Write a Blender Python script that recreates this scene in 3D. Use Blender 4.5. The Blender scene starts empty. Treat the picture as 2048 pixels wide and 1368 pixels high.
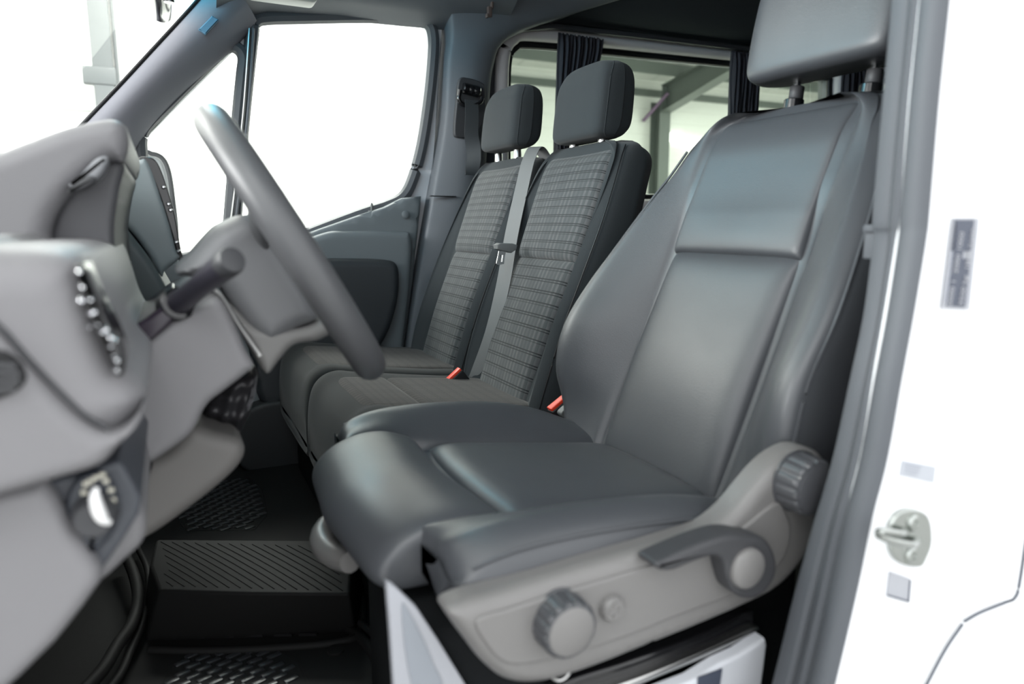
import bpy, bmesh, math, random
from mathutils import Vector
from mathutils.geometry import delaunay_2d_cdt
random.seed(7)
# world frame: x = towards the van's rear, y = from the driver's door to the passenger's door, z = up, z 0 = cab floor
# ---------------------------------------------------------------- camera
F = 1400.0
YAW, PIT, EYE = math.radians(26), math.radians(9.5), (0, 0, .70)
SC = bpy.context.scene
cd = bpy.data.cameras.new('camera'); cam = bpy.data.objects.new('camera', cd)
SC.collection.objects.link(cam); SC.camera = cam
cd.sensor_width = 36; cd.lens = 36 * F / 2048; cd.clip_start = .02; cd.clip_end = 200
cam.location = EYE; cam.rotation_euler = (math.radians(90) - PIT, 0, -YAW)
cd.dof.use_dof = True; cd.dof.focus_distance = 1.55; cd.dof.aperture_fstop = 3.4
# ---------------------------------------------------------------- light
SC.view_settings.view_transform = 'Standard'; SC.view_settings.look = 'None'
SC.view_settings.gamma = 1; SC.view_settings.use_curve_mapping = False
SC.view_settings.exposure = 0.0
w = bpy.data.worlds.new('world'); SC.world = w; w.use_nodes = True
w.node_tree.nodes['Background'].inputs[0].default_value = (.96, .98, 1, 1)
w.node_tree.nodes['Background'].inputs[1].default_value = 2.3
def area(name, loc, rot, sx, sy, watts, col=(1, 1, 1)):
    l = bpy.data.lights.new(name, 'AREA'); l.shape = 'RECTANGLE'; l.size = sx; l.size_y = sy; l.energy = watts; l.color = col
    o = bpy.data.objects.new(name, l); SC.collection.objects.link(o); o.location = loc; o.rotation_euler = rot
    return o
for i, (x, y) in enumerate([(-4, 5), (1, 5), (6, 6), (12, 7), (18, 8), (24, 8)]):
    area('hall_and_fill_light', (x, y, 3.6), (0, 0, 0), 3.5, 1.2, 460 if x < 2 else 700, (1, 1, .96)); area('hall_and_fill_light', (x, y-1, 2.9), (math.pi*.94, 0, 0), 3.5, .6, 150, (1, 1, .96))  # downward hall lamps, each with an upward area light added to brighten the roof
area('hall_and_fill_light', (-3.6, 1.3, 1.7), (0, math.radians(-74), 0), 1.1, 2.2, 240)  # softbox added ahead of the windscreen to brighten the seat fronts
area('hall_and_fill_light', (-1.2, -.6, 2.6), (math.radians(38), math.radians(-22), 0), 1.6, 1.2, 26)  # extra fill light added outside the driver's door, aimed into the cab

# ---------------------------------------------------------------- helpers
_cy, _sy, _cp, _sp = math.cos(YAW), math.sin(YAW), math.cos(PIT), math.sin(PIT)
_R = Vector((_cy, -_sy, 0)); _W = Vector((_sy*_cp, _cy*_cp, -_sp)); _U = Vector((_sy*_sp, _cy*_sp, _cp)); _C = Vector(EYE)
def G(px, py, x=None, y=None, z=None):
    """measured photo point on a plane of the van"""
    r = _W + _R*((px-1024)/F) - _U*((py-684)/F)
    t = (y-_C.y)/r.y if y is not None else ((x-_C.x)/r.x if x is not None else (z-_C.z)/r.z)
    return _C + r*t
def GX(pts, y): return [((p := G(a, b, y=y)).x, p.z) for a, b in pts]

def cr(p, n, closed=False):
    """Catmull-Rom resample of tuples"""
    m = len(p); out = []
    segs = m if closed else m-1
    for i in range(n):
        t = i*segs/(n if closed else n-1)
        k = min(int(t), segs-1); f = t-k
        def g(j):
            if closed: return p[j % m]
            if j < 0: return tuple(2*a-b for a, b in zip(p[0], p[1]))
            if j >= m: return tuple(2*a-b for a, b in zip(p[-1], p[-2]))
            return p[j]
        a, b, c, d = g(k-1), g(k), g(k+1), g(k+2)
        out.append(tuple(.5*(2*b[q]+(c[q]-a[q])*f+(2*a[q]-5*b[q]+4*c[q]-d[q])*f*f+(3*b[q]-a[q]-3*c[q]+d[q])*f**3) for q in range(len(b))))
    return out

class MB:
    def __init__(s): s.v = []; s.f = []; s.uv = {}
    def add(s, vs, fs):
        o = len(s.v); s.v += [tuple(v) for v in vs]; s.f += [tuple(i+o for i in f) for f in fs]; return s
    def box(s, c, d, rz=0, ry=0):
        vs = []
        for sx in (-1, 1):
            for sy in (-1, 1):
                for sz in (-1, 1):
                    v = Vector((sx*d[0]/2, sy*d[1]/2, sz*d[2]/2))
                    if ry: v = Vector((v.x*math.cos(ry)+v.z*math.sin(ry), v.y, -v.x*math.sin(ry)+v.z*math.cos(ry)))
                    if rz: v = Vector((v.x*math.cos(rz)-v.y*math.sin(rz), v.x*math.sin(rz)+v.y*math.cos(rz), v.z))
                    vs.append(v+Vector(c))
        return s.add(vs, [(0,1,3,2),(4,6,7,5),(0,4,5,1),(2,3,7,6),(0,2,6,4),(1,5,7,3)])
    def loft(s, secs, closed=True, caps=True):
        n = len(secs[0]); vs = [p for q in secs for p in q]; fs = []
        for i in range(len(secs)-1):
            for j in range(n if closed else n-1):
                k = (j+1) % n
                fs.append((i*n+j, i*n+k, (i+1)*n+k, (i+1)*n+j))
        if caps and closed:
            for idx in (0, len(secs)-1):
                c = [sum(p[q] for p in secs[idx])/n for q in range(3)]
                vs.append(c); ci = len(vs)-1
                for j in range(n):
                    k = (j+1) % n
                    fs.append((idx*n+j, idx*n+k, ci) if idx else (idx*n+k, idx*n+j, ci))
        return s.add(vs, fs)
    def tube(s, path, r, n=10, closed=False):
        path = [Vector(p) for p in path]; m = len(path); secs = []
        up = Vector((0, 0, 1))
        for i, p in enumerate(path):
            a = path[(i-1) % m] if (closed or i) else path[0]; b = path[(i+1) % m] if (closed or i < m-1) else path[-1]
            t = (b-a).normalized(); q = up if abs(t.dot(up)) < .95 else Vector((1, 0, 0))
            e1 = t.cross(q).normalized(); e2 = t.cross(e1)
            rr = r[i] if isinstance(r, (list, tuple)) else r
            secs.append([p+e1*(rr*math.cos(2*math.pi*k/n))+e2*(rr*math.sin(2*math.pi*k/n)) for k in range(n)])
        if closed: secs.append(secs[0])
        return s.loft(secs, caps=not closed)
    def cyl(s, a, b, r, n=40, prof=None):
        """lathe from a to b; prof = [(t along 0..1, radius factor)]"""
        a, b = Vector(a), Vector(b); t = (b-a); L = t.length; t.normalize()
        q = Vector((0, 0, 1)) if abs(t.z) < .9 else Vector((1, 0, 0)); e1 = t.cross(q).normalized(); e2 = t.cross(e1)
        prof = prof or [(0, .92), (.06, 1), (.94, 1), (1, .92)]
        return s.loft([[a+t*(L*h)+e1*(r*f*math.cos(2*math.pi*k/n))+e2*(r*f*math.sin(2*math.pi*k/n)) for k in range(n)] for h, f in prof])
    def slab(s, poly, y0, y1, bev=.004, seg=4, both=False):
        """polygon of (x,z) standing in the plane y0 (towards the door), reaching back to y1, near edge rounded by bev"""
        n = len(poly); ar = sum(poly[i][0]*poly[(i+1) % n][1]-poly[(i+1) % n][0]*poly[i][1] for i in range(n))
        if ar < 0: poly = poly[::-1]
        if bev >= .008: return s.dome(poly, y0, y1, bev, both)
        s.flat = True
        nor = []
        for i in range(n):
            a, c = poly[i-1], poly[(i+1) % n]; dx, dz = c[0]-a[0], c[1]-a[1]; L = math.hypot(dx, dz) or 1
            nor.append((-dz/L, dx/L))
        d = 1 if y1 > y0 else -1; secs = []
        ring = lambda ins, y: [(p[0]+q[0]*ins, y, p[1]+q[1]*ins) for p, q in zip(poly, nor)]
        for k in range(seg+1):
            a = math.pi/2*k/seg
            secs.append(ring(bev*(1-math.sin(a)), y0+d*bev*(1-math.cos(a))))
        if both:
            for k in range(seg, -1, -1):
                a = math.pi/2*k/seg
                secs.append(ring(bev*(1-math.sin(a)), y1-d*bev*(1-math.cos(a))))
        else: secs.append(ring(0, y1))
        m = len(secs); vs = [p for q in secs for p in q]; fs = []
        for i in range(m-1):
            for j in range(n):
                k = (j+1) % n; fs.append((i*n+j, (i+1)*n+j, (i+1)*n+k, i*n+k))
        fs.append(tuple(range(n))); fs.append(tuple((m-1)*n+j for j in range(n-1, -1, -1)))
        return s.add(vs, fs)
    def dome(s, poly, y0, y1, r, both):
        """slab whose near face rounds off over r from its outline"""
        if len(poly) < 60: # densify straight outlines
            q = []; per = sum(math.dist(poly[i], poly[i-1]) for i in range(len(poly))); st = per/110
            for i in range(len(poly)):
                a, b = poly[i], poly[(i+1) % len(poly)]; k = max(1, int(math.dist(a, b)/st))
                q += [(a[0]+(b[0]-a[0])*j/k, a[1]+(b[1]-a[1])*j/k) for j in range(k)]
            poly = q
        n = len(poly); sg = [(poly[i], poly[(i+1) % n]) for i in range(n)]
        def dist(x, z):
            best = 9
            for (ax, az), (bx, bz) in sg:
                dx, dz = bx-ax, bz-az; L = dx*dx+dz*dz or 1e-12; t = max(0, min(1, ((x-ax)*dx+(z-az)*dz)/L))
                e = math.hypot(x-ax-t*dx, z-az-t*dz)
                if e < best: best = e
            return best
        def inside(x, z):
            c = False
            for (ax, az), (bx, bz) in sg:
                if (az > z) != (bz > z) and x < (bx-ax)*(z-az)/(bz-az)+ax: c = not c
            return c
        pts = []
        for i in range(0, n):
            a, c = poly[i-1], poly[(i+1) % n]; dx, dz = c[0]-a[0], c[1]-a[1]; L = math.hypot(dx, dz) or 1
            for f in (.04, .15, .35, .62, .95):
                x, z = poly[i][0]-dz/L*r*f, poly[i][1]+dx/L*r*f
                if inside(x, z) and abs(dist(x, z)-r*f) < r*.06: pts.append((x, z))
        xs, zs = [p[0] for p in poly], [p[1] for p in poly]; st = max(.0035, math.sqrt((max(xs)-min(xs))*(max(zs)-min(zs))/1400))
        z = min(zs); k = 0
        while z < max(zs):
            x = min(xs)+(k % 2)*st/2
            while x < max(xs):
                if inside(x, z) and dist(x, z) > min(r*.98, st) : pts.append((x, z))
                x += st
            z += st*.87; k += 1
        vv = [Vector(p) for p in poly]+[Vector(p) for p in pts]
        res = delaunay_2d_cdt(vv, [(i, (i+1) % n) for i in range(n)], [list(range(n))], 1, 1e-6)
        V, Fs, orig = res[0], res[2], res[3]
        sgn = 1 if y1 > y0 else -1; out = []
        for p in V:
            d = min(dist(p[0], p[1]), r); out.append((p[0], y0+sgn*r*(1-math.sqrt(max(0, 1-(1-d/r)**2))), p[1]))
        s.add(out, [tuple(f) for f in Fs])
        if both: s.add([(a, y1-(b-y0), c) for a, b, c in out], [tuple(f)[::-1] for f in Fs]); yb = y1-sgn*r
        else: yb = y1
        o = [(a, y0+sgn*r, c) for a, c in poly]+[(a, yb, c) for a, c in poly]
        s.add(o, [(i, (i+1) % n, n+(i+1) % n, n+i) for i in range(n)])
        if not both: s.add([(a, y1, c) for a, c in poly], [tuple(range(n))])
        s.weld = True
        return s
    flat = weld = False
    def obj(s, name, mat, parent=None, smooth=True, bevel=0, sub=0, angle=40):
        me = bpy.data.meshes.new(name); me.from_pydata(s.v, [], s.f); me.validate()
        if s.uv:
            l = me.uv_layers.new(name='UVMap')
            for lp in me.loops: l.data[lp.index].uv = s.uv.get(lp.vertex_index, (0, 0))
        bm = bmesh.new(); bm.from_mesh(me)
        if s.weld: bmesh.ops.remove_doubles(bm, verts=bm.verts, dist=1e-5)
        bmesh.ops.recalc_face_normals(bm, faces=bm.faces)
        for f in bm.faces: f.smooth = smooth and len(f.verts) < 9
        if smooth:
            for e in bm.edges:
                if len(e.link_faces) == 2 and e.calc_face_angle(0) > math.radians(angle): e.smooth = False
        bm.to_mesh(me); bm.free()
        me.materials.append(mat)
        o = bpy.data.objects.new(name, me); SC.collection.objects.link(o)
        if parent: o.parent = parent; o.matrix_parent_inverse = parent.matrix_basis.inverted()
        if bevel:
            m = o.modifiers.new('b', 'BEVEL'); m.width = bevel; m.segments = 3; m.limit_method = 'ANGLE'; m.angle_limit = math.radians(35)
            for p in me.polygons: p.use_smooth = True
            for e in me.edges: e.use_edge_sharp = False
        if sub: m = o.modifiers.new('s', 'SUBSURF'); m.levels = m.render_levels = sub
        return o

def sec_loft(secs, na=72, nl=40):
    """soft body: closed control sections, splined both ways"""
    rs = [cr([tuple(p) for p in q], na, True) for q in secs]
    cols = [cr([r[j] for r in rs], nl) for j in range(na)]
    return MB().loft([[cols[j][i] for j in range(na)] for i in range(nl)])

def pad(fn, h, n=34, p=7, under=.01, m=None):
    """pillow: fn(s,t) -> (point, outward normal); rounded edges; uv in metres"""
    b = MB(); m = m or n; top = []; uv = {}
    ss = [.5-.5*math.cos(math.pi*i/n)*(1) for i in range(n+1)]
    for i in range(n+1):
        for j in range(m+1):
            s_, t_ = ss[i], .5-.5*math.cos(math.pi*j/m)
            P, N = fn(s_, t_); P, N = Vector(P), Vector(N)
            f = max(0, 1-abs(2*s_-1)**p)**.45 * max(0, 1-abs(2*t_-1)**p)**.45
            top.append(P+N*(h*f-under*(1-f))); 
    vs = top; fs = []
    for i in range(n):
        for j in range(m):
            a = i*(m+1)+j; fs.append((a, a+1, a+m+2, a+m+1))
    o = len(vs); low = []
    for i, j in [(i, 0) for i in range(n+1)]+[(n, j) for j in range(1, m+1)]+[(i, m) for i in range(n-1, -1, -1)]+[(0, j) for j in range(m-1, 0, -1)]: low.append((i, j))
    lv = []
    for i, j in low:
        P, N = fn(ss[i], .5-.5*math.cos(math.pi*j/m)); lv.append(Vector(P)-Vector(N)*(under+.012))
    for k, (i, j) in enumerate(low):
        i2, j2 = low[(k+1) % len(low)]; k2 = (k+1) % len(low)
        fs.append((i*(m+1)+j, i2*(m+1)+j2, o+k2, o+k))
    fs.append(tuple(range(o, o+len(low))))
    b.add(vs+lv, fs)
    # uv
    for i in range(n+1):
        for j in range(m+1):
            b.uv[i*(m+1)+j] = (ss[i], .5-.5*math.cos(math.pi*j/m))
    return b

def empty(name, loc, label, cat, group=None):
    o = bpy.data.objects.new(name, None); SC.collection.objects.link(o); o.location = loc
    o.empty_display_size = .05
    return tag(o, label, cat, group)
def tag(o, label=None, cat=None, group=None, kind=None):
    if label: o['label'] = label
    if cat: o['category'] = cat
    if group: o['group'] = group
    if kind: o['kind'] = kind
    return o
def struct(o, label=None): o['kind'] = 'structure'; return tag(o, label)
def copy_tree(o, parent=None):
    c = o.copy(); SC.collection.objects.link(c); c.parent = parent
    if parent: c.matrix_parent_inverse = o.matrix_parent_inverse.copy()
    for ch in list(o.children): copy_tree(ch, c)
    return c

# ---------------------------------------------------------------- materials
def mat(name, col, rough=.5, metal=0, bump=None, spec=.5, coat=0, var=0, sheen=0):
    m = bpy.data.materials.new(name); m.use_nodes = True; nt = m.node_tree; b = nt.nodes['Principled BSDF']
    b.inputs['Base Color'].default_value = (*col, 1); b.inputs['Roughness'].default_value = rough
    b.inputs['Metallic'].default_value = metal; b.inputs['Specular IOR Level'].default_value = spec
    b.inputs['Coat Weight'].default_value = coat; b.inputs['Coat Roughness'].default_value = .08
    if sheen: b.inputs['Sheen Weight'].default_value = sheen
    tc = nt.nodes.new('ShaderNodeTexCoord')
    if var:
        n = nt.nodes.new('ShaderNodeTexNoise'); n.inputs['Scale'].default_value = 9; n.inputs['Detail'].default_value = 4
        nt.links.new(tc.outputs['Object'], n.inputs['Vector'])
        r = nt.nodes.new('ShaderNodeMapRange'); r.inputs[3].default_value = rough-var; r.inputs[4].default_value = rough+var
        nt.links.new(n.outputs[0], r.inputs[0]); nt.links.new(r.outputs[0], b.inputs['Roughness'])
    if bump:
        kind, sc, st = bump
        t = nt.nodes.new('ShaderNodeTexVoronoi' if kind == 'v' else 'ShaderNodeTexNoise'); t.inputs['Scale'].default_value = sc
        nt.links.new(tc.outputs['Object'], t.inputs['Vector'])
        bp = nt.nodes.new('ShaderNodeBump'); bp.inputs['Strength'].default_value = st; bp.inputs['Distance'].default_value = .001
        nt.links.new(t.outputs[0], bp.inputs['Height']); nt.links.new(bp.outputs[0], b.inputs['Normal'])
    return m
def glass_mat(name, tint, refl=.35, band=None):
    m = bpy.data.materials.new(name); m.use_nodes = True; nt = m.node_tree; nt.nodes.clear()
    out = nt.nodes.new('ShaderNodeOutputMaterial'); mx = nt.nodes.new('ShaderNodeMixShader')
    tr = nt.nodes.new('ShaderNodeBsdfTransparent'); gl = nt.nodes.new('ShaderNodeBsdfGlossy'); gl.inputs['Roughness'].default_value = .02
    fr = nt.nodes.new('ShaderNodeLayerWeight'); fr.inputs[0].default_value = .25
    ml = nt.nodes.new('ShaderNodeMath'); ml.operation = 'MULTIPLY'; ml.inputs[1].default_value = refl
    nt.links.new(fr.outputs['Fresnel'], ml.inputs[0]); nt.links.new(ml.outputs[0], mx.inputs[0])
    tr.inputs[0].default_value = (*tint, 1)
    if band:
        tc = nt.nodes.new('ShaderNodeTexCoord'); sp = nt.nodes.new('ShaderNodeSeparateXYZ'); nt.links.new(tc.outputs['Object'], sp.inputs[0])
        r = nt.nodes.new('ShaderNodeMapRange'); r.inputs[1].default_value = band[0]; r.inputs[2].default_value = band[1]
        nt.links.new(sp.outputs[2], r.inputs[0])
        mc = nt.nodes.new('ShaderNodeMix'); mc.data_type = 'RGBA'; mc.inputs[6].default_value = (*tint, 1); mc.inputs[7].default_value = (*band[2], 1)
        nt.links.new(r.outputs[0], mc.inputs[0]); nt.links.new(mc.outputs[2], tr.inputs[0])
    nt.links.new(tr.outputs[0], mx.inputs[1]); nt.links.new(gl.outputs[0], mx.inputs[2]); nt.links.new(mx.outputs[0], out.inputs[0])
    return m
def plaid_mat(name, base, line, pale, ns, nt_):
    """woven check: groups of dark cross lines over pale dashes, in uv"""
    m = bpy.data.materials.new(name); m.use_nodes = True; t = m.node_tree; b = t.nodes['Principled BSDF']
    b.inputs['Roughness'].default_value = .95; b.inputs['Specular IOR Level'].default_value = .15; b.inputs['Sheen Weight'].default_value = .15
    uv = t.nodes.new('ShaderNodeUVMap'); sp = t.nodes.new('ShaderNodeSeparateXYZ'); t.links.new(uv.outputs[0], sp.inputs[0])
    def M(op, a, bb=None, c=None):
        n = t.nodes.new('ShaderNodeMath'); n.operation = op
        for i, q in enumerate((a, bb, c)):
            if q is None: continue
            if isinstance(q, (int, float)): n.inputs[i].default_value = q
            else: t.links.new(q, n.inputs[i])
        return n.outputs[0]
    S, T = sp.outputs[0], sp.outputs[1]
    def stripes(c, n, duty): return M('LESS_THAN', M('FRACT', M('MULTIPLY', c, n)), duty)
    a = stripes(S, ns, .45)                          # pale dashes
    a2 = stripes(S, ns/4.7, .6)
    l1 = stripes(T, nt_, .10); l2 = M('LESS_THAN', M('FRACT', M('ADD', M('MULTIPLY', T, nt_), .2)), .08)
    gate = M('ADD', M('MULTIPLY', M('LESS_THAN', M('FRACT', M('MULTIPLY', T, nt_/3.0)), .7), .4), .6)
    ln = M('MULTIPLY', M('MAXIMUM', l1, l2), gate)
    nz = t.nodes.new('ShaderNodeTexNoise'); nz.inputs['Scale'].default_value = 60
    mp = t.nodes.new('ShaderNodeMapping'); mp.inputs['Scale'].default_value = (1, .35, 1); t.links.new(uv.outputs[0], mp.inputs[0]); t.links.new(mp.outputs[0], nz.inputs['Vector'])
    pm = M('MULTIPLY', M('MULTIPLY', a, M('ADD', M('MULTIPLY', a2, .6), .4)), nz.outputs[0])
    m1 = t.nodes.new('ShaderNodeMix'); m1.data_type = 'RGBA'; m1.inputs[6].default_value = (*base, 1); m1.inputs[7].default_value = (*pale, 1); t.links.new(pm, m1.inputs[0])
    m2 = t.nodes.new('ShaderNodeMix'); m2.data_type = 'RGBA'; m2.inputs[7].default_value = (*line, 1); t.links.new(m1.outputs[2], m2.inputs[6]); t.links.new(ln, m2.inputs[0])
    t.links.new(m2.outputs[2], b.inputs['Base Color'])
    return m

LEATHER = mat('black leather', (.056, .060, .067), .42, bump=('v', 700, .12), spec=.62, var=.06)
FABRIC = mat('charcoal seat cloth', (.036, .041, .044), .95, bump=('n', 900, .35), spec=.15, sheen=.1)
FABRICC = mat('shaded cushion cloth', (.020, .022, .0225), .95, bump=('n', 900, .35), spec=.15, sheen=.1)  # bench cloth again, darkened to put the cushions' shade into the colour
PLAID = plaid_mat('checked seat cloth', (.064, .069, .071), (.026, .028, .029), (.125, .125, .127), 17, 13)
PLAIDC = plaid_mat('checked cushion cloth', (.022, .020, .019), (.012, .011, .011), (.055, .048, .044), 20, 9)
TRIMD = mat('dark knurled knob plastic', (.06, .062, .068), .28)
TRIM = mat('grey seat trim plastic', (.165, .161, .158), .40, bump=('v', 900, .08), spec=.5)
DASH = mat('grey dashboard plastic', (.185, .182, .190), .5, bump=('n', 600, .1), spec=.4)
DASH2 = mat('dark dashboard plastic', (.045, .046, .05), .5, spec=.4)
BRACK = mat('mid grey bracket plastic', (.24, .28, .29), .34)
KNEEB = mat('near black plastic', (.018, .020, .022), .6)
KNEE = mat('soft grey knee padding', (.13, .125, .12), .6)
DOORP = mat('slate door plastic', (.13, .148, .158), .55, bump=('n', 700, .12), spec=.35)
PILLAR = mat('slate pillar plastic', (.135, .146, .160), .55, bump=('n', 700, .12), spec=.35)
LINER = mat('dark headliner cloth', (.042, .048, .052), .9, bump=('n', 500, .3), spec=.1)
APIL = mat('grey woven pillar cloth', (.23, .232, .26), .8, bump=('n', 900, .25), spec=.2)
RUBBER = mat('black rubber', (.010, .010, .011), .45, spec=.35)
SEAL = mat('grey door seal', (.085, .092, .103), .6, spec=.3)
MATR = mat('black mat rubber', (.009, .009, .009), .65, spec=.16)
CARPET = mat('black carpet', (.012, .013, .014), 1, bump=('n', 260, 1.0), spec=.05)
WHITE = mat('white van paint', (.86, .87, .89), .25, coat=.4)
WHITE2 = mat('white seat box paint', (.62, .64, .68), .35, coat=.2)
GLOSSB = mat('gloss black', (.008, .008, .009), .12, spec=.6)
CHROME = mat('chrome', (.75, .76, .78), .12, 1)
STEEL = mat('brushed steel', (.55, .55, .54), .3, 1)
ZINC = mat('zinc plated steel', (.42, .44, .42), .25, 1)
RED = mat('red buckle button', (.75, .045, .015), .4)
WEB = mat('grey belt webbing', (.19, .195, .194), .8, bump=('n', 800, .3), spec=.25)
WEBD = mat('dark belt webbing', (.045, .05, .054), .75, bump=('n', 800, .3), spec=.25)
PLGREY = mat('grey belt tongue plastic', (.13, .135, .135), .5)
CURT = mat('dark curtain cloth', (.045, .044, .052), .95, spec=.1)
WINTRIM = mat('taupe window trim', (.66, .63, .635), .6)
GLASS = glass_mat('clear glass', (.97, .99, .98))
GLASSR = glass_mat('tinted rear glass', (.68, .72, .67))
GLASSW = glass_mat('windscreen glass', (.95, .97, .96), .10, band=(1.215, 1.285, (.10, .52, .72)))
def hallwall(name, col, n, dark):
    m = bpy.data.materials.new(name); m.use_nodes = True; t = m.node_tree; b = t.nodes['Principled BSDF']; b.inputs['Roughness'].default_value = .5
    tc = t.nodes.new('ShaderNodeTexCoord'); sp = t.nodes.new('ShaderNodeSeparateXYZ'); t.links.new(tc.outputs['Object'], sp.inputs[0])
    a = t.nodes.new('ShaderNodeMath'); a.operation = 'MULTIPLY'; a.inputs[1].default_value = n; t.links.new(sp.outputs[2 if n > 0 else 0], a.inputs[0])
    f = t.nodes.new('ShaderNodeMath'); f.operation = 'FRACT'; t.links.new(a.outputs[0], f.inputs[0])
    l = t.nodes.new('ShaderNodeMath'); l.operation = 'LESS_THAN'; l.inputs[1].default_value = .06; t.links.new(f.outputs[0], l.inputs[0])
    x = t.nodes.new('ShaderNodeMix'); x.data_type = 'RGBA'; x.inputs[6].default_value = (*col, 1); x.inputs[7].default_value = (*dark, 1)
    t.links.new(l.outputs[0], x.inputs[0]); t.links.new(x.outputs[2], b.inputs['Base Color']); return m
HALLW = hallwall('white sandwich panel', (.84, .85, .82), 4.0, (.74, .75, .73))
HALLR = hallwall('white roof sheet', (.72, .73, .71), -1.0, (.6, .61, .6))
STEELG = mat('grey painted steel', (.13, .15, .14), .5)
STEELD = mat('dark grey painted steel', (.09, .10, .10), .5)
STEELW = mat('pale painted steel', (.6, .62, .6), .5)
CONC = mat('pale hall floor', (.5, .5, .49), .5)
BROWN = mat('brown clip plastic', (.10, .07, .06), .6)

# ================================================================ the hall outside
m = MB(); m.box((10, 12.06, 1.9), (44, .1, 5.2)); struct(m.obj('wall_back', HALLW, smooth=False))
m = MB(); m.add([(-12, -2.0, 5.9), (32, -2.0, 5.9), (32, 12.1, 3.55), (-12, 12.1, 3.55), (-12, -2.0, 6.0), (32, -2.0, 6.0), (32, 12.1, 3.65), (-12, 12.1, 3.65)],
          [(0,1,2,3),(7,6,5,4),(0,4,5,1),(1,5,6,2),(2,6,7,3),(3,7,4,0)]); struct(m.obj('hall_ceiling', HALLR, smooth=False))
m = MB(); m.box((10, 3, -.68), (44, 20, .1)); struct(m.obj('hall_floor', CONC, smooth=False))
m = MB(); m.box((31.9, 5, 2), (.1, 14.2, 7)); struct(m.obj('wall_end', HALLW, smooth=False))
m = MB(); m.box((-4.7, 7.06, 1.9), (15, .1, 5.05)); struct(m.obj('wall_side', HALLW, smooth=False))
roofz = lambda y: 3.55+(12.1-y)*.1667
def portal(x, label):
    r = empty('steel_frame', (x, 11.8, -.63), label, 'steel frame', 'steel frames along the hall wall')
    m = MB(); m.box((x, 11.99, 1.25), (.26, .02, 3.76)); m.box((x, 11.7, 1.25), (.26, .02, 3.76)); m.box((x, 11.85, 1.25), (.014, .30, 3.76))
    m.obj('column', STEELG, r, smooth=False)
    m = MB()
    ys = [11.69, 9.9, 0]; zb = [2.9, 3.32, 5.0]
    for i in range(2):
        y0, y1 = ys[i], ys[i+1]; a0, a1 = roofz(y0)-.22, roofz(y1)-.22
        for (za, zc) in ((a0, a1), (zb[i], zb[i+1])):
            m.add([(x-.13, y0, za), (x+.13, y0, za), (x+.13, y1, zc), (x-.13, y1, zc), (x-.13, y0, za+.02), (x+.13, y0, za+.02), (x+.13, y1, zc+.02), (x-.13, y1, zc+.02)],
                  [(0,1,2,3),(7,6,5,4),(0,4,5,1),(1,5,6,2),(2,6,7,3),(3,7,4,0)])
        m.add([(x-.007, y0, zb[i]), (x-.007, y1, zb[i+1]), (x-.007, y1, a1), (x-.007, y0, a0), (x+.007, y0, zb[i]), (x+.007, y1, zb[i+1]), (x+.007, y1, a1), (x+.007, y0, a0)],
              [(0,1,2,3),(7,6,5,4),(0,4,5,1),(1,5,6,2),(2,6,7,3),(3,7,4,0)])
        m.box((x, y0-.03, (zb[i]+a0)/2), (.24, .02, a0-zb[i]))
    m.obj('rafter', STEELG, r, smooth=False)
    if x > 8 and x < 10:
        m = MB(); m.tube([(x-.35, 11.95, 2.75), (x-.06, 11.55, 3.25)], .035, 8); m.obj('knee_brace', mat('violet primer paint', (.20, .13, .22), .5), r)
    return r
def col_front():
    x = G(203, 100, y=6.9).x
    m = MB(); m.box((x, 6.91, 1.8), (.15, .12, 4.86)); m.box((x+.10, 6.93, 1.8), (.03, .08, 4.86)); m.box((x-.03, 6.88, 1.9), (.24, .08, .14))
    tag(m.obj('wall_post', STEELD, smooth=False, bevel=.01), 'grey upright steel post on hall wall seen through the windscreen', 'post')
    return x
XP = col_front()
portal(9.1, 'grey steel column with haunched rafter seen through rear side window, nearer one')
portal(15.2, 'grey steel column with rafter behind the nearer frame in rear side window')
portal(21.3, 'farthest grey steel column and rafter in the hall, at edge of driver backrest')
for i, y in enumerate((11.2, 9.6, 7.8, 5.6)):
    m = MB(); m.box((10, y, roofz(y)-.11), (43, .07, .2))
    tag(m.obj('roof_purlin', STEELG, smooth=False), 'pale steel purlin running under the hall roof, %s' % ['lowest one beside the wall', 'second from the wall', 'third from the wall', 'highest and farthest from wall'][i], 'purlin', 'roof purlins of the hall')
m = MB(); m.box((10, 11.95, 3.30), (43, .1, .12)); tag(m.obj('wall_girt', STEELG, smooth=False), 'grey steel rail along the hall wall just under its eaves, in rear side window', 'rail')
m = MB(); m.box((10, 11.96, .9), (43, .08, .12)); tag(m.obj('wall_girt', STEELG, smooth=False), 'lower grey steel rail along the hall wall, beside the strip lamps', 'rail')
m = MB(); m.box((XP-4.3, 6.95, G(90, 200, y=6.9).z), (8.5, .08, .11)); tag(m.obj('wall_rail', STEELW, smooth=False, bevel=.01), 'pale horizontal steel rail on hall wall left of the windscreen column', 'rail')
for i, (a, z) in enumerate(((G(1350, 274, y=11.9).x, G(1350, 274, y=11.9).z), (G(1396, 286, y=11.9).x, G(1396, 286, y=11.9).z))):
    m = MB(); m.box((a, 11.96, z), (.55, .06, .16)); o = m.obj('hall_lamp', None or mat('lamp glow', (1, 1, 1), .5), smooth=False)
    b = o.active_material.node_tree.nodes['Principled BSDF']; b.inputs['Emission Color'].default_value = (1, 1, 1, 1); b.inputs['Emission Strength'].default_value = 4
    tag(o, ('lit white strip lamp on hall wall right of the steel column', 'lit white strip lamp nearer the driver backrest edge')[i], 'lamp', 'strip lamps on the hall wall')

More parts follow.
